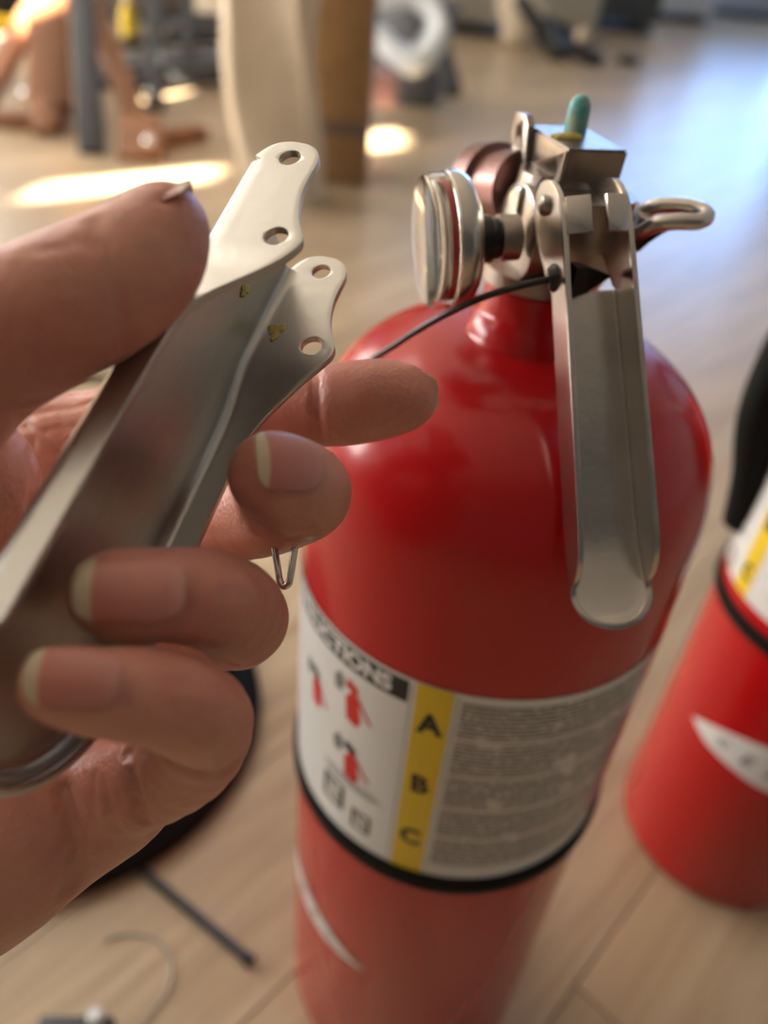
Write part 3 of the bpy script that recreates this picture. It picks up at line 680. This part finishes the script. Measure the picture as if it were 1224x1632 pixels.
NAILS = [   # direction to the tip, outward, centre px, centre depth, width, length, radius, lengthwise curve
    ((-1, -0.02, -0.10), (0.05, -0.22, -1), (205, 938, 112.3), 10.2, 16.0, 7.5, 60),
    ((-1, -0.06, -0.05), (0.02, -0.22, -1), (113, 1080, 103.25), 8.0, 12.8, 6.3, 50),
    ((-0.62, -0.05, -0.50), (0.55, -0.28, -0.80), (466, 732, 128.7), 10.6, 13.0, 8.0, 60),
    ((1, -0.05, -0.12), (0.16, -0.1, 1), (650, 632, 180.0), 10.0, 14.0, 8.0, 50),
    ((0.90, -0.44, 0.04), (-0.36, -0.88, -0.30), (240, 316, 120.9), 11.5, 13.5, 8.6, 60),
]
def nail_grid(spec, NU=22, NV=24):
    d, nrm, (cx, cy, cz), width, length, rad, rl = spec
    d = np.array(d, float); d /= np.linalg.norm(d); nr = np.array(nrm, float); nr -= nr.dot(d)*d; nr /= np.linalg.norm(nr); b = np.cross(d, nr)
    c = np.array([(cx-612)/F*cz, (cy-816)/F*cz, cz]); g = np.zeros((NV+1, NU+1, 3)); uv = []
    for j in range(NV+1):
        v = j/NV; y = (v-0.5)*length; k = 1.0
        if v < 0.42: k = math.sqrt(max(0.02, 1-((0.42-v)/0.42)**2.4*0.9))
        if v > 0.78: k = math.sqrt(max(0.02, 1-((v-0.78)/0.22)**2*0.55))
        for i in range(NU+1):
            u = (i/NU*2-1)*k; a = u*width/2/rad; vv = y+(-(u**2)*(v-.8)/.2*1.1 if v > .8 else 0)
            g[j, i] = c+d*vv+b*(rad*math.sin(a))+nr*(rad*(math.cos(a)-1)-y*y/(2*rl)); uv.append((i/NU, v))
    return g, uv
NAIL_RIMS = []
for sp_ in NAILS:
    g, _ = nail_grid(sp_); NAIL_RIMS.append(list(g[18::-2, 0])+list(g[0, ::4])+list(g[0:19:2, -1]))
def build_hand():
    def C(px, py, z): return np.array([(px-612)/F*z, (py-816)/F*z, z])*1.0      # camera frame, millimetres
    chains = dict(
        index=[(112, 705, 196, 12.5), (330, 672, 189, 9.8), (430, 655, 184, 8.9), (508, 650, 179.5, 8.7), (560, 643, 177, 9.1), (610, 636, 174.5, 8.6), (645, 634, 172.5, 7.0)],
        middle=[(130, 820, 192, 12), (300, 838, 180, 9.4), (408, 822, 166, 8.9), (455, 806, 155, 8.6), (487, 786, 144.5, 8.3), (462, 770, 139.5, 8.2), (434, 757, 135.5, 7.6)],
        ring=[(130, 980, 184, 12), (300, 995, 162, 8.8), (378, 992, 148, 8.7), (366, 968, 136, 8.5), (322, 953, 126, 7.7), (270, 950, 122, 7.2), (212, 951, 120.5, 7.3), (178, 946, 119.5, 6.4)],
        pinky=[(150, 1268, 154, 10.0), (225, 1246, 146.5, 8.9), (300, 1206, 137, 8.2), (326, 1152, 127, 7.7), (285, 1124, 118.5, 7.2), (220, 1108, 113, 6.6), (160, 1103, 110.5, 6.0), (104, 1093, 109, 5.4), (88, 1089, 108.6, 4.7)],
        thumb=[(-330, 980, 136, 17), (-180, 700, 124, 14.5), (-60, 582, 119, 11.6), (50, 514, 118, 10.8), (130, 476, 119, 10.4), (200, 437, 121, 9.8), (243, 396, 122.5, 8.4), (264, 361, 123, 6.5)],
    )
    palm = [
        [(110, 712, 197, 12.5), (-120, 900, 190, 15), (-420, 1180, 176, 17)],
        [(120, 830, 194, 12.5), (-120, 980, 188, 15), (-440, 1220, 176, 17)],
        [(110, 970, 186, 13), (-120, 1080, 178, 16), (-460, 1270, 172, 18)],
        [(110, 1262, 160, 12.0), (45, 1322, 153, 14.5), (-60, 1385, 153, 17), (-200, 1440, 160, 18), (-470, 1440, 168, 19)],
        [(60, 1110, 176, 13), (-60, 1230, 170, 15)],
        [(200, 1262, 152, 9.5), (150, 1280, 155, 11.5), (60, 1310, 156, 14)],
        
        [(-330, 980, 142, 18), (-130, 800, 140, 14.5), (-62, 768, 139, 12.8)],
        [(-440, 1250, 172, 22), (-800, 1480, 176, 27), (-1150, 1700, 182, 30)],
    ]
    vox = 0.5
    lo = np.array([-232.0, -62, 88]); hi = np.array([22.0, 118, 216])
    n = np.ceil((hi-lo)/vox).astype(int)
    D = np.full(n, 50.0, np.float32)
    ax = [(lo[i]+vox*np.arange(n[i])).astype(np.float32) for i in range(3)]
    def cone(a, ra, b, rb, tgt, k, pad=9.0):
        r = max(ra, rb)+pad
        mn = np.minimum(a, b)-r; mx = np.maximum(a, b)+r
        i0 = np.clip(((mn-lo)/vox).astype(int), 0, n-1); i1 = np.clip(((mx-lo)/vox).astype(int)+2, 0, n)
        if np.any(i1 <= i0): return
        sl = tuple(slice(i0[i], i1[i]) for i in range(3))
        X = ax[0][sl[0]][:, None, None]; Y = ax[1][sl[1]][None, :, None]; Z = ax[2][sl[2]][None, None, :]
        ba = (b-a).astype(np.float32); L2 = float(ba@ba)
        t = np.clip(((X-a[0])*ba[0]+(Y-a[1])*ba[1]+(Z-a[2])*ba[2])/L2, 0, 1)
        d = np.sqrt((X-a[0]-t*ba[0])**2+(Y-a[1]-t*ba[1])**2+(Z-a[2]-t*ba[2])**2)-(ra+(rb-ra)*t)
        T = tgt[sl]
        if k > 0:
            h = np.clip(0.5+0.5*(T-d)/k, 0, 1); tgt[sl] = T*(1-h)+d*h-k*h*(1-h)
        else: np.minimum(T, d, out=T)
    def dense(ch, m=3):
        P = [np.array([*C(x, y, z), r]) for x, y, z, r in ch]; out = []
        for i in range(len(P)-1):
            p0, p1, p2, p3 = P[max(i-1, 0)], P[i], P[i+1], P[min(i+2, len(P)-1)]
            for k_ in range(m):
                t = k_/m; out.append(0.5*((2*p1)+(p2-p0)*t+(2*p0-5*p1+4*p2-p3)*t*t+(3*p1-p0-3*p2+p3)*t**3))
        out.append(P[-1]); return out
    for p in palm:
        q = dense(p, 2)
        for a, b in zip(q, q[1:]): cone(a[:3], a[3], b[:3], b[3], D, 3.5)
    # each finger in a field of its own, then a soft join to the palm and a tight one between fingers
    tips = {}
    for name, ch in chains.items():
        q = dense(ch, 3); E_ = np.full(n, 50.0, np.float32)
        for a, b in zip(q, q[1:]): cone(a[:3], a[3], b[:3], b[3], E_, 0.8, 5.0)
        k = 5.0 if name == 'thumb' else 1.0
        mask = E_ < 12
        d_, t_ = E_[mask], D[mask]
        h = np.clip(0.5+0.5*(t_-d_)/k, 0, 1); D[mask] = t_*(1-h)+d_*h-k*h*(1-h)
        tips[name] = q
    # skin creases: thin grooves pressed into the surface along traced folds
    zz = np.arange(lo[2], hi[2], 0.3)
    def surf(px, py):
        P = np.stack([(px-612)/F*zz, (py-816)/F*zz, zz], 1); g = ((P-lo)/vox).round().astype(int)
        ok = np.all((g >= 0) & (g < n), axis=1); v = np.full(len(zz), 9.0); v[ok] = D[tuple(g[ok].T)]
        h = np.where(v < 0)[0]; return P[h[0]] if len(h) else None
    def carve(P, r, depth, r2=None):
        for a, b in zip(P, P[1:]):
            mn = np.minimum(a, b)-r*2.5; mx = np.maximum(a, b)+r*2.5
            i0 = np.clip(((mn-lo)/vox).astype(int), 0, n-1); i1 = np.clip(((mx-lo)/vox).astype(int)+2, 0, n)
            if np.any(i1 <= i0): continue
            sl = tuple(slice(i0[i], i1[i]) for i in range(3))
            X = ax[0][sl[0]][:, None, None]; Y = ax[1][sl[1]][None, :, None]; Z = ax[2][sl[2]][None, None, :]
            ba = b-a; L2 = float(ba@ba)+1e-6; t = np.clip(((X-a[0])*ba[0]+(Y-a[1])*ba[1]+(Z-a[2])*ba[2])/L2, 0, 1)
            d = np.sqrt((X-a[0]-t*ba[0])**2+(Y-a[1]-t*ba[1])**2+(Z-a[2]-t*ba[2])**2)
            G[sl] = np.maximum(G[sl], (depth*np.exp(-(d/r)**2)).astype(np.float32))
    G = np.zeros_like(D)
    def groove(pts, r, depth):
        q = []
        for (x0, y0), (x1, y1) in zip(pts, pts[1:]):
            m = max(2, int(math.hypot(x1-x0, y1-y0)/9))
            for k in range(m): q.append((x0+(x1-x0)*k/m, y0+(y1-y0)*k/m))
        q.append(pts[-1]); q = [surf(*p) for p in q]; run = []
        for p in q+[None]:
            if p is None or (run and abs(p[2]-run[-1][2]) > 4):
                if len(run) > 1: carve(run, r, depth)
                run = [] if p is None else [p]
            else: run.append(p)
    for g_ in CREASES: groove(*g_)
    for P in NAIL_RIMS: carve(P, 0.75, 0.55)
    D += G
    # ---- surface nets
    for a_ in range(3):
        i_ = [slice(None)]*3; i_[a_] = 0; D[tuple(i_)] = 1.0; i_[a_] = 1; D[tuple(i_)] = 1.0; i_[a_] = -1; D[tuple(i_)] = 1.0; i_[a_] = -2; D[tuple(i_)] = 1.0
    s = D < 0
    def shift_any():
        c = np.zeros(tuple(n-1), np.uint8)
        for i in (0, 1):
            for j in (0, 1):
                for k in (0, 1): c += s[i:n[0]-1+i, j:n[1]-1+j, k:n[2]-1+k]
        return c
    c = shift_any(); cells = np.argwhere((c > 0) & (c < 8)); idx = np.full(tuple(n-1), -1, np.int64); idx[tuple(cells.T)] = np.arange(len(cells))
    acc = np.zeros((len(cells), 3)); cnt = np.zeros(len(cells))
    corners = [(i, j, k) for i in (0, 1) for j in (0, 1) for k in (0, 1)]
    for a in corners:
        for d in range(3):
            if a[d]: continue
            b = list(a); b[d] = 1; b = tuple(b)
            va = D[tuple((cells+a).T)]; vb = D[tuple((cells+b).T)]; m = (va < 0) != (vb < 0)
            t = va[m]/(va[m]-vb[m]); p = np.array(a)[None, :]+np.zeros((m.sum(), 3)); p[:, d] += t
            acc[m] += p; cnt[m] += 1
    V = lo+vox*(cells+acc/cnt[:, None])
    quads = []
    for d in range(3):
        e = [0, 0, 0]; e[d] = 1; o1, o2 = [(1, 2), (2, 0), (0, 1)][d]
        A_ = s[tuple(slice(0, n[i]-e[i]) for i in range(3))]; B_ = s[tuple(slice(e[i], n[i]) for i in range(3))]
        ed = np.argwhere(A_ != B_); ok = (ed[:, o1] > 0) & (ed[:, o2] > 0) & np.all(ed < (n-1), axis=1); ed = ed[ok]
        u = np.zeros(3, int); u[o1] = 1; v = np.zeros(3, int); v[o2] = 1
        q = np.stack([idx[tuple((ed-u-v).T)], idx[tuple((ed-v).T)], idx[tuple(ed.T)], idx[tuple((ed-u).T)]], 1)
        fl = A_[tuple(ed.T)]; q[~fl] = q[~fl][:, ::-1]; quads.append(q)
    Q = np.concatenate(quads); Q = Q[np.all(Q >= 0, axis=1)]
    # light smoothing
    for it in range(2):
        S = np.zeros_like(V); N_ = np.zeros(len(V))
        for a, b in ((0, 1), (1, 2), (2, 3), (3, 0)):
            np.add.at(S, Q[:, a], V[Q[:, b]]); np.add.at(S, Q[:, b], V[Q[:, a]]); np.add.at(N_, Q[:, a], 1); np.add.at(N_, Q[:, b], 1)
        V = V*0.5+0.5*S/N_[:, None]
    Wd = (V/1000) @ M + np.array([0, 0, CAMH])
    return Wd, Q, tips
MT['skin'] = None
def skin():
    m = bpy.data.materials.new('skin'); m.use_nodes = True; nt = m.node_tree; b = nt.nodes['Principled BSDF']; L = nt.links.new
    tc = node(nt, 'ShaderNodeTexCoord')
    n = node(nt, 'ShaderNodeTexNoise', Scale=45.0, Detail=4.0); L(tc.outputs['Object'], n.inputs['Vector'])
    cr = node(nt, 'ShaderNodeValToRGB'); L(n.outputs['Fac'], cr.inputs[0])
    cr.color_ramp.elements[0].position = 0.30; cr.color_ramp.elements[0].color = (0.52, 0.185, 0.135, 1)
    cr.color_ramp.elements[1].position = 0.72; cr.color_ramp.elements[1].color = (0.62, 0.30, 0.215, 1)
    L(cr.outputs[0], b.inputs['Base Color'])
    b.inputs['Roughness'].default_value = 0.42; b.inputs['Specular IOR Level'].default_value = 0.4
    b.inputs['Subsurface Weight'].default_value = 0.35; b.inputs['Subsurface Radius'].default_value = (1.0, 0.30, 0.15); b.inputs['Subsurface Scale'].default_value = 0.0035
    vo = node(nt, 'ShaderNodeTexVoronoi', Scale=900.0); L(tc.outputs['Object'], vo.inputs['Vector'])
    n3 = node(nt, 'ShaderNodeTexNoise', Scale=220.0, Detail=4.0); L(tc.outputs['Object'], n3.inputs['Vector'])
    b1 = node(nt, 'ShaderNodeBump', Strength=0.35, Distance=0.0003); L(vo.outputs['Distance'], b1.inputs['Height'])
    b2 = node(nt, 'ShaderNodeBump', Strength=0.45, Distance=0.0009); L(n3.outputs['Fac'], b2.inputs['Height']); L(b1.outputs[0], b2.inputs['Normal'])
    L(b2.outputs[0], b.inputs['Normal'])
    return m
def nail_mat():
    m = bpy.data.materials.new('fingernail'); m.use_nodes = True; nt = m.node_tree; b = nt.nodes['Principled BSDF']; L = nt.links.new
    uv = node(nt, 'ShaderNodeTexCoord'); sp = node(nt, 'ShaderNodeSeparateXYZ'); L(uv.outputs['UV'], sp.inputs[0])
    cr = node(nt, 'ShaderNodeValToRGB'); L(sp.outputs[1], cr.inputs[0]); e = cr.color_ramp.elements
    e[0].position = 0.0; e[0].color = (0.54, 0.27, 0.22, 1); e[1].position = 0.80; e[1].color = (0.50, 0.165, 0.125, 1)
    x = e.new(0.85); x.color = (0.58, 0.45, 0.30, 1); x = e.new(0.16); x.color = (0.52, 0.21, 0.17, 1)
    L(cr.outputs[0], b.inputs['Base Color']); b.inputs['Roughness'].default_value = 0.28; b.inputs['Subsurface Weight'].default_value = 0.2; b.inputs['Subsurface Scale'].default_value = 0.002
    b.inputs['Coat Weight'].default_value = 0.25
    return m
MT['skin'] = skin(); MT['nail'] = nail_mat()
Wd, Q, tips = build_hand()
org = Vector((-0.05, 0.13, 0.40))
me = bpy.data.meshes.new('hand'); me.from_pydata((Wd-np.array(org)).tolist(), [], Q.tolist()); me.update()
hand = link('hand', me, MT['skin'], None, True); hand.location = org
tag(hand, 'bare left hand of a person, thumb on top and fingers curled round the steel lever', 'hand')
for sp_ in NAILS:
    g, uv = nail_grid(sp_); NV_, NU_ = g.shape[0]-1, g.shape[1]-1
    fs = [(j*(NU_+1)+i, j*(NU_+1)+i+1, (j+1)*(NU_+1)+i+1, (j+1)*(NU_+1)+i) for j in range(NV_) for i in range(NU_)]
    Wv = (g.reshape(-1, 3)/1000) @ M + np.array([0, 0, CAMH])-np.array(org)
    o = from_data('fingernail', Wv.tolist(), fs, MT['nail'], hand, True)
    l = o.data.uv_layers.new(name='UVMap')
    for li, lp in enumerate(o.data.loops): l.data[li].uv = uv[lp.vertex_index]
    md = o.modifiers.new('t', 'SOLIDIFY'); md.thickness = 0.00045; md.offset = 0
    o['label'] = 'fingernail with a pale free edge'

# thin bent wire pin held behind the curled fingers
pin = thing('wire_pin', at(452, 880, 0.150), 'thin bent steel wire pin poking out behind the curled ring finger', 'wire pin')
P = [at(425, 800, .156), at(441, 895, .152), at(446, 925, .1515), at(452, 934, .1512), at(458, 932, .151), at(462, 922, .151), at(470, 870, .152), at(478, 820, .154)]
tube('wire', [p-pin.location for p in smooth_path(P, 8)], 0.0007, MT['steel_plain'], pin, 12)

# ------------------------------------------------------------------ things on the floor near the extinguisher
def ground_thing(name, px, py, label, cat, group=None): p = floor_at(px, py); return thing(name, p, label, cat, group)
bs = thing('stand_base', (-0.225, 0.370, 0), 'low round black base on the floor behind the curled fingers', 'stand base')
lathe('base_disc', [(0.0001, 0), (0.137, 0), (0.144, 0.004), (0.145, 0.012), (0.139, 0.018), (0.115, 0.026), (0.050, 0.033), (0.022, 0.036), (0.018, 0.044), (0.0001, 0.044)], MT['rubber'], bs, 64, cap=False)
lathe('base_socket', [(0.0001, 0.04), (0.016, 0.04), (0.016, 0.085), (0.013, 0.088), (0.0001, 0.088)], MT['dark_steel'], bs, 32, cap=False)
rod = thing('metal_rod', floor_at(330, 1470), 'thin dark metal rod lying on the floor below the hand', 'metal rod')
a, b = floor_at(225, 1385, .003)-rod.location, floor_at(400, 1532, .003)-rod.location
tube('rod_shaft', [a, a.lerp(b, .5), b], 0.0029, MT['dark_steel'], rod, 14); tube('rod_end_cap', [b-(b-a).normalized()*0.004, b+(b-a).normalized()*0.0006], 0.0036, MT['plastic'], rod, 14)
MT['wire_clear'] = mat('translucent_fishing_line', (0.62, 0.58, 0.50), 0.25, trans=0.35)
P = [floor_at(x, y, .0012) for x, y in ((165, 1500), (205, 1488), (248, 1496), (270, 1530), (268, 1575), (240, 1612), (205, 1650))]
ln = tube('looped_line', [p-P[3] for p in smooth_path(P, 8)], 0.0009, MT['wire_clear'], None, 8); ln.location = P[3]
tag(ln, 'pale thin line lying in a loose loop on the wooden floor', 'line')
tl = thing('hand_tool', floor_at(120, 1640), 'dark flat tool with a small white cap at the bottom left corner', 'tool')
bm = bmesh.new(); a, b = floor_at(62, 1640, .006)-tl.location, floor_at(182, 1640, .006)-tl.location; bar(bm, a, b, .010, .012, bev=.002); bm_obj('tool_bar', bm, MT['dark_steel'], tl)
lathe('white_cap', [(0.0001, 0.006), (0.0045, 0.006), (0.0045, 0.016), (0.0035, 0.019), (0.0001, 0.0195)], MT['foam'], tl, 20, None, floor_at(158, 1638)-tl.location, cap=False)
# thin black cable behind the thumb
P = [floor_at(x, y, .004) for x, y in ((-60, 640), (60, 612), (140, 598), (215, 612), (260, 640), (330, 700))]
cb = tube('black_cable', [p-P[2] for p in smooth_path(P, 8)], 0.0035, MT['rubber'], None, 10); cb.location = P[2]
tag(cb, 'thin black cable on the floor behind the thumb', 'cable')

# ------------------------------------------------------------------ blurred furniture behind
# wooden trestle with turned braces, lit orange by the sun at its feet
tr = thing('wooden_trestle', floor_at(120, 240), 'orange brown wooden trestle with crossing braces, its feet in the sun', 'trestle')
def tb(name, pts, wx, wy, m, par, up=Vector((0, 0, 1)), bev=.004):
    bm = bmesh.new(); a, b = [at(*p)-par.location for p in pts]; bar(bm, a, b, wx, wy, up, bev); return bm_obj(name, bm, m, par)
tb('post', ((60, -420, 2.35), (82, 178, 1.99)), .100, .05, MT['wood'], tr)
tb('brace', ((120, -60, 2.15), (232, 228, 1.90)), .050, .035, MT['wood'], tr)
tb('brace', ((78, -30, 2.20), (-40, 190, 2.02)), .055, .035, MT['wood'], tr)
tb('foot_rail', ((-150, 190, 1.99), (100, 196, 1.96)), .060, .045, MT['wood'], tr)
tb('foot_block', ((226, 205, 1.90), (226, 268, 1.835)), .100, .07, MT['wood'], tr)
tb('foot_block', ((70, 160, 2.01), (72, 222, 1.935)), .055, .06, MT['wood'], tr)
tb('foot_rail', ((226, 228, 1.90), (322, 214, 2.02)), .055, .045, MT['wood'], tr)
MT['chrome'] = mat('chrome', (0.8, 0.8, 0.8), 0.08, 1.0)
for (x, y, z) in ((42, 150, 2.02), (236, 152, 1.98), (238, 226, 1.82)):  # chrome balls added only to catch the sun as glints
    bm = bmesh.new(); bmesh.ops.create_uvsphere(bm, u_segments=20, v_segments=12, radius=0.014, matrix=Matrix.Translation(at(x, y, z)-tr.location)); bm_obj('glint_ball', bm, MT['chrome'], tr, True, None)
# dark steel rack
rk = thing('steel_rack', floor_at(240, 160), 'dark grey steel rack standing behind the wooden trestle', 'rack')
tb('post', ((110, -330, 2.20), (148, 250, 1.84)), .060, .045, MT['dark_steel'], rk)
tb('post', ((246, -420, 2.85), (247, 172, 2.23)), .050, .045, MT['dark_steel'], rk)
tb('post', ((300, -420, 3.05), (300, 118, 2.52)), .040, .040, MT['dark_steel'], rk)
tb('post', ((392, -420, 3.15), (404, 100, 2.62)), .045, .045, MT['dark_steel'], rk)
tb('rail', ((130, 138, 2.40), (420, 112, 2.55)), .045, .045, MT['dark_steel'], rk)
tb('rail', ((130, 72, 2.60), (420, 56, 2.74)), .030, .030, MT['dark_steel'], rk)
tb('shelf', ((268, 44, 2.80), (410, 38, 2.85)), .26, .025, MT['dark_steel'], rk)
tb('shelf', ((150, 100, 2.62), (410, 82, 2.72)), .26, .02, MT['grey'], rk)
def small_box(name, px, py, z, s, m, label, cat, rz=0.0):
    t = thing(name, at(px, py, z), label, cat); bm = bmesh.new(); box(bm, (0, 0, 0), s, Matrix.Rotation(rz, 3, 'Z'), .004); bm_obj('body', bm, m, t)
    bm = bmesh.new(); box(bm, (0, 0, s[2]/2+.002), (s[0]*1.02, s[1]*1.02, .006), Matrix.Rotation(rz, 3, 'Z'), .001); bm_obj('lid', bm, m, t); return t
small_box('storage_box', 346, 2, 2.80, (.14, .13, .07), MT['cream'], 'pale tan flat box lying on the steel rack shelf', 'box')
t = thing('bottle', at(206, 45, 2.66), 'yellow bottle standing on the steel rack', 'bottle')
lathe('bottle_body', [(0.0001, -.06), (.026, -.06), (.028, -.055), (.028, .04), (.012, .07), (.012, .085), (0.0001, .085)], MT['yellow'], t, 24, cap=False)
lathe('bottle_cap', [(0.0001, .085), (.014, .085), (.014, .105), (0.0001, .106)], MT['foam'], t, 20, cap=False)
small_box('tool_case', -20, 12, 2.3, (.26, .18, .10), MT['plastic'], 'black tool case with a yellow edge at the top left corner', 'case')
bm = bmesh.new(); box(bm, at(5, 33, 2.2), (.16, .02, .022), None, .003); o = bm_obj('yellow_strip', bm, MT['yellow'], None); tag(o, 'yellow ruler lying in front of the black tool case', 'ruler')

# tall cream paper bag and kraft carton
bag = thing('paper_bag', floor_at(470, 345), 'tall cream paper bag standing behind the raised lever tip', 'paper bag')
vs, fs = [], []; NZ, NA = 26, 40
b0 = floor_at(440, 335)-bag.location
for j in range(NZ+1):
    h = j/NZ*0.66
    for i in range(NA):
        a = 2*PI*i/NA; c, s_ = math.cos(a), math.sin(a)
        rx = 0.073*math.copysign(abs(c)**0.45, c); ry = 0.055*math.copysign(abs(s_)**0.45, s_)
        fold = 0.008*math.sin(a*5+h*9)+0.006*math.sin(h*17+a*2)
        lean = -0.035*math.sin(h*5.0)*(1 if c < 0 else .2)
        vs.append(b0+Vector((rx*(1-.10*h)+lean+fold, ry*(1-.3*h)+fold*.8+.08, h)))
for j in range(NZ):
    for i in range(NA): k = (i+1) % NA; fs.append((j*NA+i, j*NA+k, (j+1)*NA+k, (j+1)*NA+i))
fs.append(tuple(range(NA))[::-1])
o = from_data('bag_body', vs, fs, MT['cream'], bag, True, 60); md = o.modifiers.new('t', 'SOLIDIFY'); md.thickness = .0015
car = thing('cardboard_carton', floor_at(560, 300), 'tall brown cardboard carton standing right of the cream paper bag', 'carton')
RC = Matrix.Rotation(0.16, 3, 'Z'); cc = floor_at(514, 300)-car.location+Vector((0.008, .12, 0))
bm = bmesh.new(); box(bm, cc+Vector((0, 0, .34)), (.150, .17, .68), RC, .003); bm_obj('carton_body', bm, MT['kraft'], car)
bm = bmesh.new(); box(bm, cc+RC@Vector((0, -.0858, .118)), (.152, .001, .026), RC); box(bm, cc+RC@Vector((.0758, 0, .118)), (.001, .172, .026), RC); bm_obj('tape_strip', bm, mat('grey_tape', (.17, .13, .12), .4), car, False)['label'] = 'dark grey tape strip round the carton'
bm = bmesh.new(); box(bm, cc+RC@Vector((.074, .0, .34)), (.0060, .174, .682), RC, .001); bm_obj('corner_guard', bm, mat('lilac_grey_plastic', (.30, .29, .33), .4), car, False)['label'] = 'lilac grey strip along the right edge'

# folded foam sheet over a grey bin
bn = thing('plastic_bin', floor_at(665, 185), 'dark grey plastic bin beneath the white foam roll', 'bin')
cb_ = floor_at(650, 170)-bn.location+Vector((0, .10, 0))
lathe('bin_body', [(0.0001, 0), (.095, 0), (.105, .01), (.125, .26), (.132, .265), (.132, .275), (.120, .275), (.100, .02), (0.0001, .02)], MT['grey'], bn, 40, None, cb_, cap=False)
lathe('bin_rim', [(.128, .262), (.139, .264), (.139, .280), (.128, .282), (.120, .272)], MT['dark_steel'], bn, 40, None, cb_, cap=False)
tb('bin_handle', ((690, 40, 2.45), (722, 150, 2.38)), .05, .04, MT['dark_steel'], bn)
fo = thing('foam_roll', at(650, 60, 2.12), 'white foam sheet curled into a loop, lying on the dark bin', 'foam sheet')
P = [at(x, y, 2.12)-fo.location for x, y in ((575, 6), (610, 8), (655, -2), (690, 18), (702, 50), (690, 84), (662, 106), (632, 92), (604, 62), (578, 34))]
Pp = smooth_path(P, 6); vs, fs = [], []; ex = Vector((-0.02, .14, .01))
for p in Pp:
    for k in (0, 1): vs.append(p+ex*k)
for i in range(len(Pp)-1): fs.append((2*i, 2*i+1, 2*i+3, 2*i+2))
o = from_data('sheet', vs, fs, MT['foam'], fo, True); md = o.modifiers.new('t', 'SOLIDIFY'); md.thickness = .050; md.offset = 0
small_box('parts_box', 604, 140, 2.16, (.10, .12, .07), mat('dusty_pink', (.36, .2, .2), .6), 'small dusty pink box beside the grey bin', 'box')

# far cabinets, black tripod, blue lit appliance
def cabinet(name, px, py, w_, d_, h_, m, label, cat, doors=2):
    p = floor_at(px, py); t = thing(name, p, label, cat); bm = bmesh.new(); box(bm, (0, d_/2, h_/2+.03), (w_, d_, h_-.06), None, .006); bm_obj('body', bm, m, t)
    bm = bmesh.new(); box(bm, (0, d_/2+.03, .02), (w_*.94, d_*.9, .04)); bm_obj('plinth', bm, MT['dark_steel'], t)
    for i in range(doors):
        x = (i+.5)/doors*w_-w_/2; bm = bmesh.new(); box(bm, (x, -.008, h_/2+.03), (w_/doors-.012, .016, h_-.10), None, .003); dd = bm_obj('door', bm, m, t)
        bm = bmesh.new(); box(bm, (x+(.5-i % 2)*(w_/doors-.12), -.026, h_*.6), (.012, .02, .14), None, .003); bm_obj('handle', bm, MT['chrome'], dd)
    return t
cabinet('low_cabinet', 800, 62, .95, .45, .8, MT['beige'], 'beige grey low cabinet at the top of the picture, left of the dark cabinet', 'cabinet')
cabinet('low_cabinet', 975, 52, .52, .5, .8, mat('slate_laminate', (.07, .085, .095), .4), 'dark slate cabinet between the beige cabinet and the white appliance', 'cabinet', 1)
cabinet('appliance', 1075, 36, .50, .5, .85, mat('white_enamel', (.6, .64, .68), .3), 'white appliance standing at the far end of the room', 'appliance', 1)
cabinet('low_cabinet', 1190, 30, .75, .5, .8, mat('pale_grey_laminate', (.45, .47, .48), .4), 'pale grey cabinet in the top right corner', 'cabinet')
tp = thing('folded_tripod', floor_at(900, 92), 'black folded tripod slumped on the floor before the beige cabinet', 'tripod')
tb('leg', ((828, -4, 3.72), (868, 56, 3.66)), .060, .05, MT['plastic'], tp); tb('leg', ((866, 38, 3.64), (898, 88, 3.62)), .10, .08, MT['plastic'], tp); tb('leg', ((905, 78, 3.60), (962, 98, 3.58)), .06, .05, MT['plastic'], tp)
tb('head', ((858, 54, 3.66), (905, 50, 3.66)), .085, .07, MT['plastic'], tp)
for i, (x, y) in enumerate(((898, 92), (922, 66))):
    p = floor_at(x, y) if i == 0 else at(x, y, 3.5); bm = bmesh.new(); bmesh.ops.create_uvsphere(bm, u_segments=16, v_segments=10, radius=.028, matrix=Matrix.Translation(p-tp.location+Vector((0, -.04, .028)))); bm_obj('knob', bm, MT['cream'], tp, True, None)
cabinet('low_cabinet', 265, 44, 1.5, .4, .7, mat('dark_walnut', (.045, .030, .024), .5), 'dark walnut low cabinet behind the steel rack', 'cabinet', 3)
sc_ = thing('floor_wedge', floor_at(1000, 103), 'tiny black wedge lying alone on the far floor', 'wedge')
bm = bmesh.new(); box(bm, (0, 0, .018), (.10, .06, .036), None, .008); bm_obj('wedge_body', bm, MT['plastic'], sc_)
tn = thing('paper_sack', floor_at(822, 74), 'tan paper sack leaning on the black tripod', 'sack')
bm = bmesh.new(); bmesh.ops.create_icosphere(bm, subdivisions=3, radius=1)
for v in bm.verts: v.co = Vector((v.co.x*.11*(1+.2*math.sin(5*v.co.z)), v.co.y*.08, (v.co.z+.96)*.13*(1+.1*math.sin(6*v.co.x))))
bm_obj('sack_body', bm, MT['cream'], tn, True, None)
bpy.context.view_layer.update()
